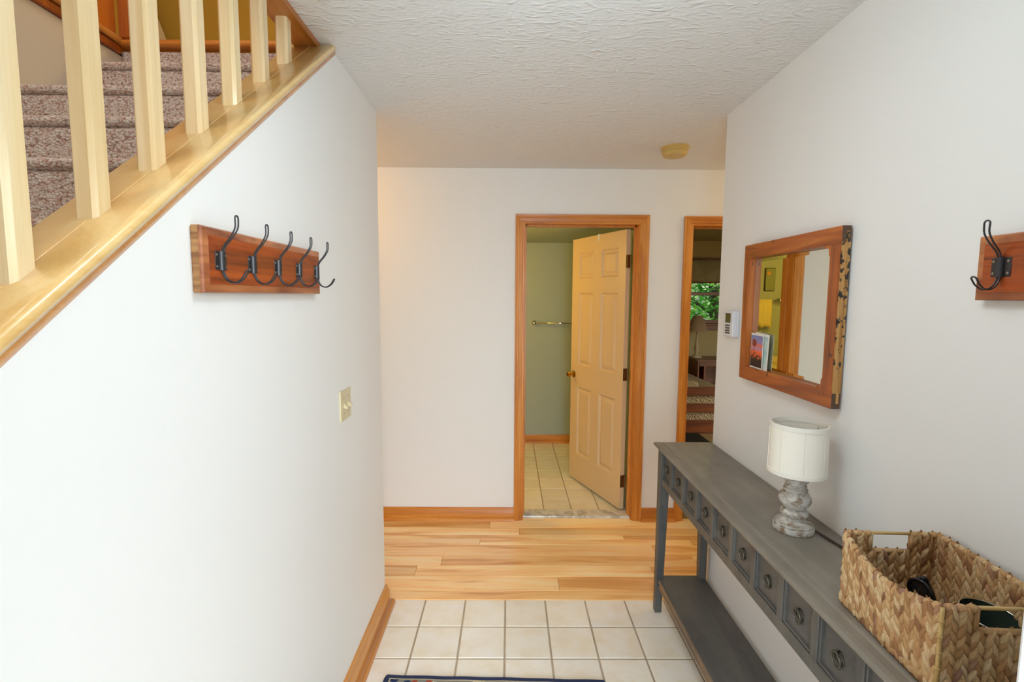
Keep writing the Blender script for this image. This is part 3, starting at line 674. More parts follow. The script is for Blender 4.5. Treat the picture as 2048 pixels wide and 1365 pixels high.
def baluster(y, cx):
    h, c = 0.0185, 0.0065; cy = y+h
    P = [(-h+c, -h), (h-c, -h), (h, -h+c), (h, h-c), (h-c, h), (-h+c, h), (-h, h-c), (-h, -h+c)]
    bm = NB(); A = [bm.verts.new((cx+a, cy+b, CAP0+SL*(cy+b)+0.052)) for a, b in P]; B = [bm.verts.new((cx+a, cy+b, H-0.019)) for a, b in P]
    bm.faces.new(A[::-1]); bm.faces.new(B)
    for i in range(8): bm.faces.new((A[i], A[(i+1) % 8], B[(i+1) % 8], B[i]))
    o = obj('baluster', bm, MT['maple'], bal); k = random.uniform(0.96, 1.03); o.color = (k, k*random.uniform(0.98, 1.01), k, 1)
for y, cx in ((0.362, -0.677), (0.510, -0.677), (0.658, -0.676), (0.798, -0.677), (0.9415, -0.680), (1.091, -0.683), (1.2415, -0.6865), (1.3955, -0.689), (1.547, -0.690)): baluster(y, cx)
tag(obj('soffit_board', bx(-0.727, -0.648, -0.33, 1.80, H-0.020, H+0.002, 0.002, 1), wood('orange_soffit', '#c07a34', '#b06a26', '#8f5018', 'y', rough=0.35), bal), 'orange oak board where the balusters meet the ceiling')
struct('trim_stairwell', bx(-0.727, -0.652, -0.33, LY, H+0.002, LZ-0.002), MT['wall'], 'white edge of the ceiling at the stair opening')

# ------------------------------------------------------------------ open front door at the viewer's right
fd = tag(thing('door_3', (0.56, 0.50, 0), 'edge of the white front door standing open', None), kind='structure')
a = Vector((0.5615, 0.50)); b = Vector((0.975, -0.30)); d = (b-a).normalized(); L = (b-a).length
OFF[fd.name] = Vector((0, 0, 0))
bm = NB(); box(bm, 0, L, 0, 0.044, 0.012, 2.04, 0.002, 1); obj('slab', bm, MT['white'], fd)
for u0, u1, z0, z1 in ((0.12, L-0.12, 0.25, 0.95), (0.12, L-0.12, 1.15, 1.85)):
    bm = NB(); box(bm, u0, u1, -0.006, 0.050, z0, z1, 0.005, 1); obj('panel', bm, MT['white'], fd)
obj('lever_handle', lathe(NB(), [(0.03, -0.05), (0.03, 0), (0.03, 0.095), (0, 0.1)], (0.07, 0, 0.98), 16, 'y'), MT['brass'], fd, 40)
fd.rotation_euler = (0, 0, math.atan2(d.y, d.x))

# ------------------------------------------------------------------ ceiling lights (just outside the picture)
def dome(x, y, label, H=H):
    t = thing('ceiling_light', (x, y, H), label, 'light', 'flush ceiling lights')
    obj('canopy', lathe(NB(), [(0.15, 0), (0.15, -0.02), (0.14, -0.03)], (x, y, H), 32), MT['obrass'], t, 40)
    obj('glass_shade', lathe(NB(), [(0.138, -0.03), (0.13, -0.06), (0.10, -0.09), (0.05, -0.108), (0, -0.112)], (x, y, H), 32, cap=False), MT['opal'], t, True)
dome(-1.25, 2.9, 'flush dome light on the hallway ceiling beyond the half wall')
dome(0.15, 0.96, 'flush dome light on the foyer ceiling above the tiles')
dome(-0.6, 4.1, 'flush dome light on the low sage bathroom ceiling', 2.15)
dome(2.0, 4.4, 'unseen dome added over the bedroom fill light')  # fixture made up to go with the bedroom fill
dome(2.3, 2.85, 'flush dome light on the hallway ceiling beyond the console table')

# ------------------------------------------------------------------ smoke detector
sd = thing('smoke_detector', (0.937, 2.875, H), 'yellowed round smoke detector on the stippled ceiling', 'smoke detector')
obj('base_plate', lathe(NB(), [(0.078, 0), (0.078, -0.008), (0.074, -0.012)], (0.937, 2.875, H), 36), MT['yellowed'], sd, 40)
obj('housing', lathe(NB(), [(0.066, -0.010), (0.070, -0.012), (0.070, -0.022), (0.067, -0.024), (0.067, -0.028), (0.070, -0.030), (0.068, -0.042), (0.060, -0.050), (0.0, -0.053)], (0.937, 2.875, H), 36), MT['yellowed'], sd, 40)
obj('test_button', lathe(NB(), [(0.010, -0.050), (0.010, -0.056), (0, -0.057)], (0.915, 2.85, H), 14), MT['yellowed'], sd, 40)

# ------------------------------------------------------------------ light switch
sw = thing('light_switch', (XL, 1.840, 1.175), 'ivory double toggle light switch on the white half wall', 'light switch')
obj('cover_plate', bx(XL-0.001, XL+0.006, 1.782, 1.898, 1.118, 1.234, 0.003, 2), MT['ivory'], sw)
for y in (1.817, 1.863):
    bm = prism(NB(), [(XL+0.004, 1.168), (XL+0.020, 1.163), (XL+0.021, 1.172), (XL+0.005, 1.184)], 'y', y-0.005, y+0.005); obj('toggle', bm, MT['ivory'], sw)
    for z in (1.146, 1.206): obj('screw', lathe(NB(), [(0.003, 0.0055), (0.003, 0.0068), (0, 0.007)], (XL, y, z), 10, 'x'), MT['steel'], sw)

# ------------------------------------------------------------------ coat racks
def wire_loop(bm, path, gap0, gap1, r):
    """double wire: out along one side, round the tip and back; path in (out, z), gap = half distance between the two wires"""
    P = smooth_path([(p[0], 0, p[1]) for p in path], 6); n = len(P); pts = []
    for i, p in enumerate(P): pts.append(Vector((p.x, gap0+(gap1-gap0)*(i/(n-1))**0.8, p.z)))
    tip = P[-1]; dirn = (P[-1]-P[-2]).normalized(); arc = []
    for k in range(1, 8):
        a = PI*k/8; arc.append(Vector((tip.x+dirn.x*gap1*math.sin(a), gap1*math.cos(a), tip.z+dirn.z*gap1*math.sin(a))))
    tube(bm, pts + arc + [Vector((p.x, -p.y, p.z)) for p in reversed(pts)], r, 8)
def coat_rack(label):
    """board facing +x, origin on the wall at the middle of the board's back; hooks spaced along y"""
    t = thing('coat_rack', (0, 0, 0), label, 'coat rack', 'pine coat racks')
    OFF[t.name] = Vector((0, 0, 0))
    hw, hz, th, bv = 0.299, 0.0665, 0.026, 0.014
    bm = NB(); rings = []
    for ins, x in ((0.003, 0.0), (0.0, 0.004), (0.0, th-0.010), (0.001, th-0.009)):
        rings.append([bm.verts.new((x, y, z)) for y, z in ((-hw+ins, -hz+ins), (hw-ins, -hz+ins), (hw-ins, hz-ins), (-hw+ins, hz-ins))])
    for a, b in zip(rings, rings[1:]):
        for k in range(4): bm.faces.new((a[k], a[(k+1) % 4], b[(k+1) % 4], b[k]))
    bm.faces.new(rings[0]); bm.faces.new(rings[-1]); tag(obj('board', bm, MT['rackend'], t), 'raw pine edge of the board')
    bm = NB(); R0 = []
    for ins, x in ((0.0, th-0.0092), (0.0, th-0.006), (0.003, th-0.003), (0.006, th-0.0025), (bv+0.003, th-0.0005), (bv+0.004, th)):
        R0.append([bm.verts.new((x, y, z)) for y, z in ((-hw+ins, -hz+ins), (hw-ins, -hz+ins), (hw-ins, hz-ins), (-hw+ins, hz-ins))])
    for a, b in zip(R0, R0[1:]):
        for k in range(4): bm.faces.new((a[k], a[(k+1) % 4], b[(k+1) % 4], b[k]))
    obj('edge_moulding', bm, MT['rackbev'], t)
    i_ = bv+0.0035
    obj('face_board', bx(th-0.004, th+0.0003, -hw+i_, hw-i_, -hz+i_, hz-i_), MT['rack'], t)
    hooks = None
    for k in range(5):
        y = -0.2430+k*0.1264
        if hooks is None:
            bm = NB()
            wire_loop(bm, [(th+0.004, 0.012), (th+0.010, 0.030), (th+0.026, 0.050), (th+0.036, 0.068), (th+0.037, 0.086)], 0.0019, 0.0062, 0.0017)
            wire_loop(bm, [(th+0.004, -0.006), (th+0.005, -0.024), (th+0.014, -0.040), (th+0.030, -0.045), (th+0.045, -0.036), (th+0.053, -0.024)], 0.0019, 0.0056, 0.0017)
            h = obj('coat_hook', bm, MT['iron'], t, True); h['label'] = 'black double wire hook'
            bm = NB(); box(bm, th, th+0.0016, -0.020, 0.020, -0.019, 0.019, 0.0006, 1)
            arc = [(th+0.001+0.0085*math.sin(a), 0.0075*math.cos(a)) for a in [PI*i/8 for i in range(9)]]
            V0 = [bm.verts.new((x, yy, -0.0195)) for x, yy in arc]; V1 = [bm.verts.new((x, yy, 0.0195)) for x, yy in arc]
            for i in range(8): bm.faces.new((V0[i], V0[i+1], V1[i+1], V1[i]))
            bm.faces.new(V0); bm.faces.new(V1)
            pl = obj('mounting_plate', bm, MT['iron'], h, 40)
            for yy in (-0.0148, 0.0148):
                for zz in (-0.012, 0.012): obj('screw', lathe(NB(), [(0.0028, th+0.0014), (0.0024, th+0.0026), (0, th+0.003)], (0, yy, zz), 10, 'x'), MT['steel'], h, 40)
            h.location = (0, y, 0); hooks = h
        else:
            c = copy_tree(hooks, t); c.location = (0, y, 0)
    return t
ra = coat_rack('red-brown pine coat rack with five black wire hooks below the stair rail')
ra.location = (XL, 1.2735, 1.660)
rb_ = copy_tree(ra); rb_.location = (XR, 0.7445, 1.655); rb_.rotation_euler = (0, 0, PI)
rb_['label'] = 'red-brown pine coat rack cut by the picture edge, right of the mirror'

# ------------------------------------------------------------------ console table
TB = thing('console_table', (0.87, 1.5, 0), 'long weathered grey console table with a row of small drawers and ring pulls', 'console table')
TY0, TY1, TZ = 0.60, 2.408, 0.872
bm = NB(); rings = []
for ins, z in ((0.022, TZ-0.030), (0.018, TZ-0.029), (0.004, TZ-0.025), (0.0, TZ-0.020), (0.0, TZ-0.014), (0.004, TZ-0.008), (0.014, TZ-0.0055), (0.034, TZ-0.0045), (0.036, TZ-0.0015), (0.040, TZ)):
    rings.append([bm.verts.new(p) for p in ((0.730+ins, TY0+ins, z), (1.008, TY0+ins, z), (1.008, TY1-ins, z), (0.730+ins, TY1-ins, z))])
for a, b in zip(rings, rings[1:]):
    for k in range(4): bm.faces.new((a[k], a[(k+1) % 4], b[(k+1) % 4], b[k]))
bm.faces.new(rings[0]); bm.faces.new(rings[-1]); obj('tabletop', bm, MT['grey'], TB)
def leg(x0, x1, y0, y1, sx, sy):
    bm = NB(); dx = 0.013; dy = 0.013
    X0 = x0+(dx if sx < 0 else 0); X1 = x1-(dx if sx > 0 else 0); Y0 = y0+(dy if sy < 0 else 0); Y1 = y1-(dy if sy > 0 else 0)
    zt = TZ-0.028; zm = 0.66
    A = [bm.verts.new(p) for p in ((X0, Y0, 0), (X1, Y0, 0), (X1, Y1, 0), (X0, Y1, 0))]
    M_ = [bm.verts.new(p) for p in ((x0, y0, zm), (x1, y0, zm), (x1, y1, zm), (x0, y1, zm))]
    B = [bm.verts.new(p) for p in ((x0, y0, zt), (x1, y0, zt), (x1, y1, zt), (x0, y1, zt))]
    for a, b in ((A, M_), (M_, B)):
        for k in range(4): bm.faces.new((a[k], a[(k+1) % 4], b[(k+1) % 4], b[k]))
    bm.faces.new(A); bm.faces.new(B)
    bmesh.ops.bevel(bm, geom=list(bm.edges), offset=0.0025, segments=1, affect='EDGES')
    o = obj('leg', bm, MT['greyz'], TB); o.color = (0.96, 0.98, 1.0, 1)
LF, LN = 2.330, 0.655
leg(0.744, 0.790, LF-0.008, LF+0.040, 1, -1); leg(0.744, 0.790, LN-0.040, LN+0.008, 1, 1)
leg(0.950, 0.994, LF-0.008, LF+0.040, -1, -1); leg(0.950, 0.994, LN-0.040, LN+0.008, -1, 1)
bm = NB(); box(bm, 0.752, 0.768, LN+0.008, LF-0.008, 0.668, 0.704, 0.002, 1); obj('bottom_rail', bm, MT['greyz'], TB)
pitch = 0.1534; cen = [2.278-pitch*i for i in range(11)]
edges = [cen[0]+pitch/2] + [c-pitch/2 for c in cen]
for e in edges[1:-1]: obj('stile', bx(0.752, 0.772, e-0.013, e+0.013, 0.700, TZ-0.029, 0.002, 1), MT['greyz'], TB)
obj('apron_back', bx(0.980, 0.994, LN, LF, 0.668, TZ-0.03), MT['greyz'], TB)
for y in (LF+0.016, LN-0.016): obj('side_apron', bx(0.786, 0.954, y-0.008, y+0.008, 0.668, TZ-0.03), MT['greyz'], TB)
dr0 = None
for c in cen:
    if dr0 is None:
        # drawer front: flat recessed panel with a beaded lip on the sides and the foot
        w2 = 0.0625; z0, z1 = 0.706, TZ-0.042
        bm = NB(); box(bm, 0.764, 0.940, -w2+0.002, w2-0.002, z0+0.002, z1-0.004)
        for s in (-1, 1): box(bm, 0.7565, 0.770, s*w2-0.004 if s > 0 else s*w2-0.001, s*w2+0.001 if s > 0 else s*w2+0.004, z0, z1, 0.0015, 1)
        box(bm, 0.7565, 0.770, -w2, w2, z0-0.001, z0+0.005, 0.0015, 1)
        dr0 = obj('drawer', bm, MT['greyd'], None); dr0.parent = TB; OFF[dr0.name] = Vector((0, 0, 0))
        bm = NB(); cx, cz = 0.764, 0.766
        lathe(bm, [(0.0175, 0), (0.0175, -0.002), (0.0145, -0.004), (0.0115, -0.003), (0.0070, -0.003), (0.0045, -0.005), (0, -0.006)], (cx, 0, cz), 22, 'x')
        p = obj('backplate', bm, MT['pull'], dr0, 40)
        bm = NB(); tube(bm, [(cx-0.0085-0.002*math.cos(a), 0.0150*math.sin(a), cz-0.003+0.0190*math.cos(a)) for a in [2*PI*i/24 for i in range(24)]], 0.0024, 8, closed=True)
        tube(bm, [(cx-0.002, 0, cz+0.0150), (cx-0.012, 0, cz+0.0155)], [0.0032, 0.0028], 8); obj('ring_pull', bm, MT['pull'], dr0, True)
        dr0.location = (-0.87, c-1.5, 0)
    else:
        o = copy_tree(dr0, TB); o.location = (-0.87, c-1.5, 0)
# lower shelf with a mottled brown front edge
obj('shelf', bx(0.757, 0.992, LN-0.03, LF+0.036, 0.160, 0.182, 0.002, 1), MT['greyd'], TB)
bm = NB(); prism(bm, [(0.757, 0.181), (0.752, 0.178), (0.752, 0.166), (0.758, 0.160), (0.758, 0.152), (0.753, 0.148), (0.753, 0.140), (0.770, 0.138), (0.770, 0.160)], 'y', LN+0.008, LF-0.008)
tag(obj('shelf_edge', bm, MT['mottled'], TB), 'mottled brown front edge of the shelf')

# ------------------------------------------------------------------ lamp on the console table
LX, LYY = 0.888, 1.462
lp = thing('table_lamp', (LX, LYY, TZ), 'small lamp with linen drum shade and distressed grey turned base on the console table', 'lamp')
cL = (LX, LYY, TZ)
def plinth():
    return lathe(NB(), [(0.055, 0), (0.0575, 0.002), (0.0575, 0.017), (0.0555, 0.019), (0.0525, 0.0195), (0.0525, 0.0215), (0.055, 0.023), (0.054, 0.026), (0.050, 0.028), (0.046, 0.0275), (0.038, 0.032), (0.030, 0.040), (0.026, 0.046)], cL, 40)
obj('foot', plinth(), MT['distress'], lp, 40)
bm = NB(); n = 64; rings = []
for k in range(9):
    a = PI*k/8; z = 0.044+0.013*(1-math.cos(a)); r = 0.025+0.0125*math.sin(a)
    rings.append([bm.verts.new((LX+(r+0.0025*math.sin(a)*abs(math.sin(i*PI*14/n*1.0)))*math.cos(2*PI*i/n), LYY+(r+0.0025*math.sin(a)*abs(math.sin(i*PI*14/n)))*math.sin(2*PI*i/n), TZ+z)) for i in range(n)])
for a, b in zip(rings, rings[1:]):
    for i in range(n): bm.faces.new((a[i], a[(i+1) % n], b[(i+1) % n], b[i]))
obj('beaded_ring', bm, MT['distress'], lp, True)
obj('turned_bulb', lathe(NB(), [(0.026, 0.068), (0.033, 0.077), (0.0415, 0.086), (0.0455, 0.098), (0.0445, 0.108), (0.039, 0.118), (0.031, 0.124), (0.030, 0.126), (0.034, 0.129), (0.034, 0.133), (0.029, 0.135), (0.0275, 0.138), (0.030, 0.141), (0.030, 0.145), (0.026, 0.148), (0.026, 0.152), (0.033, 0.156), (0.0365, 0.163), (0.036, 0.176), (0.033, 0.179), (0, 0.179)], cL, 40), MT['distress'], lp, 45)
obj('socket', lathe(NB(), [(0.010, 0.178), (0.010, 0.21), (0.016, 0.215), (0.016, 0.255), (0.0, 0.256)], cL, 18), MT['obrass'], lp, 40)
ZS0, ZS1 = 0.186, 0.338
sh_ = obj('lamp_shade', lathe(NB(), [(0.0815, ZS0), (0.0795, ZS1), (0.0775, ZS1), (0.0795, ZS0)], cL, 56, cap=False), MT['linen'], lp, 40)
for zz, r in ((ZS0+0.005, 0.0816), (ZS1-0.006, 0.0797)):
    obj('trim_band', lathe(NB(), [(r, zz-0.007), (r+0.0016, zz-0.006), (r+0.0016, zz+0.006), (r, zz+0.0075), (r-0.0035, zz+0.0075), (r-0.0035, zz-0.007)], cL, 56, cap=False), MT['trimtape'], lp, 30)
bm = NB()
for k in range(8):
    a = 2*PI*k/8+0.45; tube(bm, [(LX+0.0818*math.cos(a), LYY+0.0818*math.sin(a), TZ+ZS0+0.01), (LX+0.0800*math.cos(a), LYY+0.0800*math.sin(a), TZ+ZS1-0.01)], 0.0009, 6)
obj('shade_seam', bm, MT['trimtape'], lp)
bm = NB()
for a in (0.3, 2.4, 4.5): tube(bm, [(LX, LYY, TZ+0.24), (LX+0.078*math.cos(a), LYY+0.078*math.sin(a), TZ+ZS1-0.02)], 0.0012, 6)
obj('shade_spider', bm, MT['steel'], lp)
bm = NB(); pts = smooth_path([(LX+0.050, LYY-0.022, TZ+0.010), (LX+0.062, LYY-0.045, TZ+0.006), (0.962, 1.36, TZ+0.004), (0.975, 1.28, TZ+0.004), (0.990, 1.18, TZ+0.004), (1.003, 1.12, TZ+0.004)], 6)
tube(bm, pts, 0.0026, 8); tube(bm, [p+Vector((-0.0045, -0.001, 0)) for p in pts[3:]], 0.0024, 8); tag(obj('power_cord', bm, MT['cord'], lp, True), 'thin dark brown cord')

# ------------------------------------------------------------------ woven basket
BK = thing('woven_basket', (0.885, 0.951, TZ+0.0015), 'tan woven water hyacinth basket with handle slots on the console table', 'basket')
OFF[BK.name] = Vector((0, 0, 0))
bw, bl_, bh = 0.104, 0.1385, 0.176; hx0, hx1, hz0, hz1 = -0.046, 0.042, 0.134, 0.168
bm = NB(); th = 0.005
DIP, BOW = 0.030, 0.010
def sag(x, y, z):
    '''the side facing the room sags along its top and bows outwards'''
    q = max(0.0, math.cos(y/bl_*PI/2)) if x < -bw*0.8 else 0.0
    return (x-BOW*q*min(1, z/bh), y, z*(1-DIP/bh*q))
box(bm, -bw, bw, -bl_, bl_, 0, 0.005)
for s in (-1, 1):
    if s > 0: box(bm, s*bw-th/2, s*bw+th/2, -bl_, bl_, 0.002, bh-0.004)
    else:
        for k in range(12):
            ya, yb2_ = -bl_+2*bl_*k/12, -bl_+2*bl_*(k+1)/12
            V = [bm.verts.new(sag(x, y, z)) for x, y, z in ((-bw-th/2, ya, 0.002), (-bw+th/2, ya, 0.002), (-bw+th/2, yb2_, 0.002), (-bw-th/2, yb2_, 0.002), (-bw-th/2, ya, bh-0.004), (-bw+th/2, ya, bh-0.004), (-bw+th/2, yb2_, bh-0.004), (-bw-th/2, yb2_, bh-0.004))]
            for f in ((3,2,1,0),(4,5,6,7),(0,1,5,4),(1,2,6,5),(2,3,7,6),(3,0,4,7)): bm.faces.new([V[i] for i in f])
    y0, y1 = s*bl_-th/2, s*bl_+th/2
    box(bm, -bw, hx0, y0, y1, 0.002, bh-0.004); box(bm, hx1, bw, y0, y1, 0.002, bh-0.004); box(bm, hx0, hx1, y0, y1, 0.002, hz0-0.004)
obj('basket_wall', bm, MT['core'], BK)
def strand(l, w_, t):
    """one folded leaf of the weave, in the x (width) / z (length) plane, bulging towards +y"""
    bm = NB(); sec = []
    for q, ww, dd in ((-0.5, 0.06, -0.15), (-0.25, 0.72, 0.45), (0.05, 1.0, 1.0), (0.32, 0.62, 0.9), (0.5, 0.08, 0.25)):
        sec.append([bm.verts.new((-ww*w_/2, 0, q*l)), bm.verts.new((-ww*w_*0.22, dd*t, q*l)), bm.verts.new((ww*w_*0.22, dd*t, q*l)), bm.verts.new((ww*w_/2, 0, q*l))])
    for a, b in zip(sec, sec[1:]):
        for k in range(3): bm.faces.new((a[k], a[k+1], b[k+1], b[k]))
    return bm
SM = []
for l, w_, t in ((0.042, 0.0135, 0.0050), (0.046, 0.0125, 0.0046), (0.038, 0.0150, 0.0055), (0.044, 0.0140, 0.0062)):
    me = bpy.data.meshes.new('woven_strand'); b = strand(l, w_, t); b.to_mesh(me); b.free(); me.materials.append(MT['hyacinth'])
    for p_ in me.polygons: p_.use_smooth = True
    SM.append(me)
rest = NB(); placed = []
def weave(face, inside, length):
    ncol = int(round(length/0.0122)); dx = length/ncol
    for k in range(ncol):
        for r in range(-1, 8):
            u = -length/2+(k+0.5)*dx; z = 0.0215+0.0212*r+(0.0108 if k % 2 else 0)
            if z > bh-0.014: z = bh-0.016
            if face in ('near', 'far') and hx0-0.004 < u < hx1+0.004 and z > hz0-0.016: 
                if z-0.0215 > hz0-0.022: continue
                z = hz0-0.018
            short = 0.55 if r < 0 else 1.0
            if r < 0: z = 0.0135
            lean = (R(19) if k % 2 else -R(19))+random.uniform(-0.12, 0.12)
            rot = {'left': PI/2, 'right': -PI/2, 'near': PI, 'far': 0}[face] + (PI if inside else 0)
            c0 = {'left': Vector((-bw, u, z)), 'right': Vector((bw, u, z)), 'near': Vector((u, -bl_, z)), 'far': Vector((u, bl_, z))}[face]
            c0 = Vector(sag(*c0)); Mx = Matrix.Rotation(rot, 4, 'Z')
            nrm = (Mx @ Vector((0, 1, 0)))
            Mt = Matrix.Translation(c0+nrm*(th/2-0.0008+random.uniform(0, 0.0012))) @ Mx @ Matrix.Rotation(lean, 4, 'Y') @ Matrix.Rotation(random.uniform(-0.10, 0.0), 4, 'X') @ Matrix.Diagonal((1, 0.9 if r < 0 else 1, short, 1))
            me = random.choice(SM)
            pri = {('near', 0): 0, ('left', 0): 1, ('right', 1): 2, ('far', 1): 2}.get((face, int(inside)), 9)
            placed.append((pri, -z, Mt, me))
for face, ln in (('left', 2*bl_), ('right', 2*bl_), ('near', 2*bw), ('far', 2*bw)):
    for ins in (0, 1): weave(face, ins, ln)
placed.sort(key=lambda q: (q[0], q[1]))
for i, (pri, _, Mt, me) in enumerate(placed):
    if i < 298:
        o = bpy.data.objects.new('woven_strand', me); C.objects.link(o); o.parent = BK; o.matrix_local = Mt
    else:
        t_ = bmesh.new(); t_.from_mesh(me); bmesh.ops.transform(t_, matrix=Mt, verts=t_.verts); merge(rest, t_)
o = obj('weave', rest, MT['hyacinth'], BK, True); o['kind'] = 'stuff'
# wrapped rim, handle rods and corner sticks
def rim_path(y_in=0.0):
    return [(-bw, -bl_, bh-0.004), (-bw, bl_, bh-0.004), (bw, bl_, bh-0.004), (bw, -bl_, bh-0.004)]
bm = NB(); rp = rim_path()
for a, b in ((rp[0], rp[1]), (rp[2], rp[3])): tube(bm, [sag(*(Vector(a).lerp(Vector(b), k/12))) for k in range(13)], 0.0055, 8)
for s in (-1, 1):
    for xa, xb in ((-bw, hx0), (hx1, bw)): tube(bm, [(xa, s*bl_, bh-0.004), (xb, s*bl_, bh-0.004)], 0.0055, 8)
    tube(bm, [(hx0, s*bl_, hz0-0.003), (hx1, s*bl_, hz0-0.003)], 0.0055, 8)
    for x in (hx0-0.002, hx1+0.002): tube(bm, [(x, s*bl_, hz0), (x, s*bl_, bh-0.002)], 0.0058, 8)
# leaf wraps folded over the rim
for (ax, ay), (bx_, by) in (((-bw, -bl_), (-bw, bl_)), ((bw, -bl_), (bw, bl_)), ((-bw, bl_), (hx0, bl_)), ((hx1, bl_), (bw, bl_)), ((-bw, -bl_), (hx0, -bl_)), ((hx1, -bl_), (bw, -bl_))):
    L_ = math.hypot(bx_-ax, by-ay); n = max(2, int(L_/0.0165))
    for k in range(n):
        q = (k+0.5)/n; x = ax+(bx_-ax)*q; y = ay+(by-ay)*q; d = Vector((bx_-ax, by-ay, 0)).normalized()
        tube(bm, [sag(*p_) for p_ in ((x-d.x*0.0065, y-d.y*0.0065, bh-0.0045), (x-d.x*0.003, y-d.y*0.003, bh-0.004), (x+d.x*0.004, y+d.y*0.004, bh-0.004), (x+d.x*0.0075, y+d.y*0.0075, bh-0.0045))], [0.0054, 0.0070, 0.0074, 0.0056], 8)
tag(obj('rim', bm, MT['hyacinth'], BK, True), 'leaf-wrapped rim')
for s in (-1, 1):
    tag(obj('handle_rod', tube(NB(), [(hx0-0.004, s*bl_, bh-0.0025), (hx1+0.004, s*bl_, bh-0.0025)], 0.0036, 10), MT['cane'], BK, True), 'bare cane rod across the handle slot')
for x in (-bw, bw):
    for y in (-bl_,):
        bm = NB(); e = 0.0045; X = x+math.copysign(e, x); Y = y+math.copysign(e, y)
        tube(bm, [(X, Y, 0.002), (X+random.uniform(-0.001, 0.001), Y, 0.09), (X, Y, bh-0.002)], 0.0036, 8)
        for z in (0.03, 0.06, 0.09, 0.12, 0.15): tube(bm, [(X, Y, z-0.003), (X, Y, z+0.003)], 0.0050, 8)
        obj('corner_stick', bm, MT['cane'], BK, True)
BK.rotation_euler = (0, 0, R(-3.3))

# things in the basket
sg = thing('sunglasses', (0.90, 0.99, TZ+0.10), 'folded glossy black sunglasses standing on end in the woven basket', 'sunglasses')
OFF[sg.name] = Vector((0, 0, 0))
def lens_ring(cx):
    return [(cx+0.026*math.copysign(abs(math.cos(a))**0.8, math.cos(a)), 0, 0.019*math.copysign(abs(math.sin(a))**0.8, math.sin(a))) for a in [2*PI*i/20 for i in range(20)]]
bm = NB()
for cx in (-0.034, 0.034): tube(bm, lens_ring(cx), 0.0042, 8, closed=True)
tube(bm, smooth_path([(-0.010, 0, 0.006), (0, -0.002, 0.010), (0.010, 0, 0.006)], 4), 0.0035, 8)
obj('frame', bm, MT['black'], sg, True)
for cx in (-0.034, 0.034):
    bm = NB(); V = [bm.verts.new(p) for p in lens_ring(cx)]; ctr = bm.verts.new((cx, -0.004, 0))
    for i in range(20): bm.faces.new((V[i], V[(i+1) % 20], ctr))
    obj('lens', bm, MT['lens'], sg, True)
for s in (-1, 1): obj('temple', tube(NB(), smooth_path([(s*0.062, 0, 0.010), (s*0.060, 0.010+0.006*(s > 0), 0.012), (0, 0.016+0.006*(s > 0), 0.012), (-s*0.050, 0.014+0.006*(s > 0), 0.008), (-s*0.062, 0.014, -0.006)], 5), 0.0042, 8), MT['black'], sg, True)
ax = Vector((0.05, -0.30, -0.95)).normalized(); az = Vector((0.35, -0.94, 0)); az = (az-ax*az.dot(ax)).normalized(); ay = az.cross(ax)
sg.matrix_world = Matrix.Translation((0.864, 0.958, TZ+0.073)) @ Matrix((ax, ay, az)).transposed().to_4x4()
bo = thing('bowl', (0.9, 0.86, TZ+0.008), 'deep dark green bowl with a silver rim standing in the woven basket', 'bowl')
OFF[bo.name] = Vector((0, 0, 0))
obj('shell', lathe(NB(), [(0, 0.0), (0.030, 0.002), (0.040, 0.012), (0.046, 0.05), (0.0515, 0.103), (0.0495, 0.103), (0.044, 0.05), (0.037, 0.014), (0.026, 0.006), (0, 0.005)], (0, 0, 0), 36, cap=False), MT['bowlgreen'], bo, 50)
obj('metal_rim', tube(NB(), [(0.0505*math.cos(a), 0.0505*math.sin(a), 0.1035) for a in [2*PI*i/40 for i in range(40)]], 0.0016, 8, closed=True), MT['chrome'], bo, True)
bo.location = (0.921, 0.893, TZ+0.010); bo.rotation_euler = (R(7), R(5), 0)

# ------------------------------------------------------------------ wall mirror
my0, my1, mz0, mz1 = 1.461, 2.060, 1.254, 1.805
XF, XB = 0.979, 1.0125
mr = thing('wall_mirror', (XR, 1.78, 1.53), 'square mirror in a reclaimed orange-brown wood frame above the console table', 'mirror')
FWd = 0.050
bm = NB()
def rail(y0, y1, z0, z1, m, label=None):
    o = obj('frame_rail', bx(XF, XB-0.006, y0, y1, z0, z1, 0.0015, 1), m, mr); return o
rail(my0, my1, mz1-0.054, mz1, MT['fr']); rail(my0, my1, mz0, mz0+0.054, MT['fr'])
for y0, y1 in ((my0+0.004, my0+FWd), (my1-FWd, my1)):
    o = obj('frame_stile', bx(XF+0.0004, XB-0.006, y0, y1, mz0+0.054, mz1-0.054), MT['frz'], mr)
# raw, scarred outer edge with the tenon ends of the rails
tag(obj('scarred_edge', bx(XF+0.002, XB-0.006, my0-0.0005, my0+0.006, mz0+0.045, mz1-0.045), MT['scar'], mr), 'raw wood edge with black scars')
for z0 in (mz0+0.0005, mz1-0.0475):
    obj('end_grain', bx(XF+0.001, XB-0.007, my0-0.0012, my0+0.004, z0, z0+0.047), MT['endgrain'], mr)
    zt = z0+0.016 if z0 < 1.5 else z0-0.002
    obj('tenon', bx(XF+0.013, XF+0.021, my0-0.0022, my0+0.004, zt, zt+0.034), MT['scar'], mr)
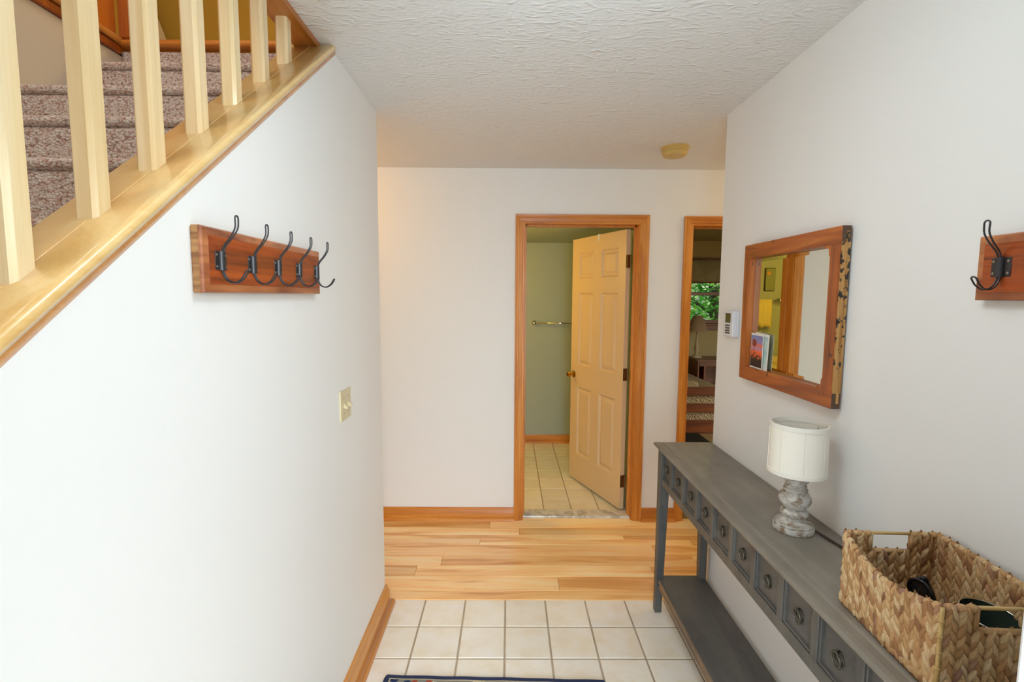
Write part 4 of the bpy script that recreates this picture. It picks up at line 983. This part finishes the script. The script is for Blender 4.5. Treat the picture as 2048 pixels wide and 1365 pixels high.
# inner edge: small concave notches in the corners near the viewer
for z0, s in ((mz1-0.054, -1), (mz0+0.054, 1)):
    pts = [(my0+FWd-0.001, z0+s*-0.001), (my0+FWd+0.030, z0+s*-0.001), (my0+FWd+0.026, z0+s*0.006), (my0+FWd+0.008, z0+s*0.009), (my0+FWd+0.006, z0+s*0.030), (my0+FWd-0.001, z0+s*0.036)]
    obj('corner_fillet', prism(NB(), pts, 'x', XF+0.001, XB-0.008), MT['frz'], mr)
gx = XB-0.0105
y0, y1, z0, z1 = my0+FWd-0.003, my1-FWd+0.003, mz0+0.051, mz1-0.051
bm = NB(); A = [bm.verts.new(p) for p in ((gx+0.0012, y0, z0), (gx+0.0012, y1, z0), (gx+0.0012, y1, z1), (gx+0.0012, y0, z1))]
e = 0.020; B = [bm.verts.new(p) for p in ((gx, y0+e, z0+e), (gx, y1-e, z0+e), (gx, y1-e, z1-e), (gx, y0+e, z1-e))]
Bk = [bm.verts.new((gx+0.004, v_.co.y, v_.co.z)) for v_ in A]
for k in range(4): bm.faces.new((A[k], A[(k+1) % 4], B[(k+1) % 4], B[k])); bm.faces.new((A[k], A[(k+1) % 4], Bk[(k+1) % 4], Bk[k]))
bm.faces.new(B); bm.faces.new(Bk)
for v_ in bm.verts: v_.co.x += (v_.co.y-(y0+y1)/2)*math.tan(R(0.5))-0.002
tag(obj('mirror_glass', bm, MT['glassmirror'], mr), 'bevelled mirror glass')

# cards tucked into the mirror's lower corner
def sunset(name):
    w = M(name, '#ff8040', 0.55); tc = w.n('ShaderNodeTexCoord'); sx = w.n('ShaderNodeSeparateXYZ'); w.l(tc.outputs['Generated'], sx.inputs[0])
    yy, zz = sx.outputs[1], sx.outputs[2]
    c = w.ramp(zz, [(0.0, '#2a1a1c'), (0.10, '#a8302c'), (0.16, '#5a2620'), (0.26, '#c2622f'), (0.34, '#e8602c'), (0.48, '#f06a34'), (0.60, '#b987a2'), (0.70, '#e0704a'), (0.80, '#8f86b4'), (1.0, '#7d80b2')])
    cb = w.n('ShaderNodeCombineXYZ'); w.l(w.math('MULTIPLY', yy, 6), cb.inputs[0]); w.l(w.math('MULTIPLY', zz, 9), cb.inputs[1])
    n1 = w.noise(cb.outputs[0], 1.4, 4, 0.7, 0.5)
    low = w.ramp(zz, [(0.22, (1, 1, 1, 1)), (0.45, (0.25, 0.25, 0.25, 1)), (0.5, (0, 0, 0, 1))])
    k = w.math('GREATER_THAN', w.math('ADD', n1, w.math('MULTIPLY', low, 0.28)), 0.66)
    c = w.mix(k, c, '#2b1512')
    # one tall tree with a ragged crown
    dx = w.math('SUBTRACT', yy, 0.70); dz = w.math('SUBTRACT', zz, 0.76)
    rr = w.math('ADD', w.math('MULTIPLY', w.math('MULTIPLY', dx, dx), 18.0), w.math('MULTIPLY', w.math('MULTIPLY', dz, dz), 42.0))
    tr = w.math('LESS_THAN', w.math('ADD', rr, w.math('MULTIPLY', n1, 1.6)), 1.45); c = w.mix(tr, c, '#8c3a22')
    tk = w.math('MULTIPLY', w.math('LESS_THAN', w.math('ABSOLUTE', dx), 0.02), w.math('MULTIPLY', w.math('GREATER_THAN', zz, 0.3), w.math('LESS_THAN', zz, 0.8))); c = w.mix(tk, c, '#5e2418')
    w.color(c); return w.m
def card(label, xf, ya, yb_, za, zb_, m, border, lean):
    t = thing('picture_card', (xf, (ya+yb_)/2, za), label, 'card', 'cards tucked in the mirror frame')
    off = Vector((xf, (ya+yb_)/2, za))
    obj('card_stock', bx(xf, xf+0.0012, ya, yb_, za, zb_), MT['cream'], t)
    obj('printed_face', bx(xf-0.0004, xf+0.0004, ya+border, yb_-border*0.4, za+border, zb_-border*1.6), m, t)
    t.rotation_euler = (lean, 0, 0)
zc = mz0+0.0545
card('picture card of an orange sunset with a dark tree, tucked in the mirror frame', 0.9865, 1.890, 1.986, zc+0.001, zc+0.140, sunset('sunset_print'), 0.005, R(1.0))
w = M('pale_blue_print', '#bcd0cf', 0.6); w.color(w.ramp(w.noise(w.coords((20, 20, 20), False), 1.0, 3), [(0.4, '#a9c6c8'), (0.6, '#d3ddd6')]))
card('pale blue card tucked behind the sunset card in the mirror frame', 0.9915, 1.863, 1.965, zc+0.001, zc+0.143, w.m, 0.006, R(3.0))

# ------------------------------------------------------------------ thermostat
th_ = thing('thermostat', (XR, 2.197, 1.474), 'small white thermostat with grey buttons on the wall beside the mirror', 'thermostat')
obj('wall_plate', bx(XR-0.010, XR+0.001, 2.148, 2.246, 1.416, 1.532, 0.002, 1), MT['plastic'], th_)
obj('body', bx(XR-0.030, XR-0.009, 2.150, 2.244, 1.417, 1.531, 0.004, 2), MT['plastic'], th_)
obj('screen', bx(XR-0.0312, XR-0.029, 2.172, 2.222, 1.478, 1.520), MT['lcd'], th_)
for z in (1.4655, 1.4545, 1.4435, 1.4325): obj('button', bx(XR-0.0318, XR-0.029, 2.176, 2.220, z-0.0038, z+0.0038, 0.001, 1), MT['btn'], th_)

# ------------------------------------------------------------------ rug at the near edge
w = M('rug_pile', '#39415c', 0.95, spec=0.1)
tc = w.n('ShaderNodeTexCoord'); sx = w.n('ShaderNodeSeparateXYZ'); w.l(tc.outputs['Object'], sx.inputs[0])
RW, RL = 0.46, 0.70
ex = w.math('SUBTRACT', RW, w.math('ABSOLUTE', sx.outputs[0])); ey = w.math('SUBTRACT', RL, w.math('ABSOLUTE', sx.outputs[1])); ed = w.math('MINIMUM', ex, ey)
vo = w.n('ShaderNodeTexVoronoi'); vo.inputs['Scale'].default_value = 17; w.l(tc.outputs['Object'], vo.inputs['Vector'])
sp = w.n('ShaderNodeSeparateColor'); w.l(vo.outputs['Color'], sp.inputs[0])
flo = w.ramp(sp.outputs[0], [(0.0, '#c9b88f'), (0.4, '#b5563c'), (0.6, '#d8cda8'), (0.8, '#2d3a63'), (1.0, '#cfc19a')], 'CONSTANT')
msk = w.math('LESS_THAN', w.math('ADD', vo.outputs['Distance'], w.math('MULTIPLY', w.noise(tc.outputs['Object'], 90, 2), 0.3)), 0.48)
pat = w.mix(msk, '#8d8d83', flo)
c = w.mix(w.math('GREATER_THAN', ed, 0.024), '#3a4261', '#c9bd97'); c = w.mix(w.math('GREATER_THAN', ed, 0.029), c, pat)
w.color(c); w.bump(w.noise(tc.outputs['Object'], 420, 2), 0.8, 0.004); 
bm = NB(); nx, ny = 46, 70; RZ = 0.011
def rugz(x, y):
    e_ = min(RW-abs(x), RL-abs(y)); return RZ*min(1, 0.45+e_/0.010)+0.0008*math.sin(x*37)+0.0006*math.sin(y*29+x*11)
G = []
for i in range(nx+1):
    x = RW*math.sin(PI/2*(2*i/nx-1))
    G.append([])
    for j in range(ny+1):
        y = RL*math.sin(PI/2*(2*j/ny-1))
        # rounded corners
        cr = 0.03; dx, dy = abs(x)-(RW-cr), abs(y)-(RL-cr); X, Y = x, y
        if dx > 0 and dy > 0 and math.hypot(dx, dy) > cr:
            k = cr/math.hypot(dx, dy); X = math.copysign(RW-cr+dx*k, x); Y = math.copysign(RL-cr+dy*k, y)
        G[-1].append(bm.verts.new((X, Y, rugz(X, Y))))
for i in range(nx):
    for j in range(ny): bm.faces.new((G[i][j], G[i+1][j], G[i+1][j+1], G[i][j+1]))
bd = [e_ for e_ in bm.edges if len(e_.link_faces) == 1]
r_e = bmesh.ops.extrude_edge_only(bm, edges=bd)
for v_ in [g_ for g_ in r_e['geom'] if isinstance(g_, bmesh.types.BMVert)]: v_.co.z = 0.0006
rg = obj('rug', bm, w.m, None, True); tag(rg, 'navy bordered patterned rug on the cream tiles', 'rug')
rg.location = (-0.070, 1.206, 0.0006); rg.rotation_euler = (0, 0, R(-1.6))
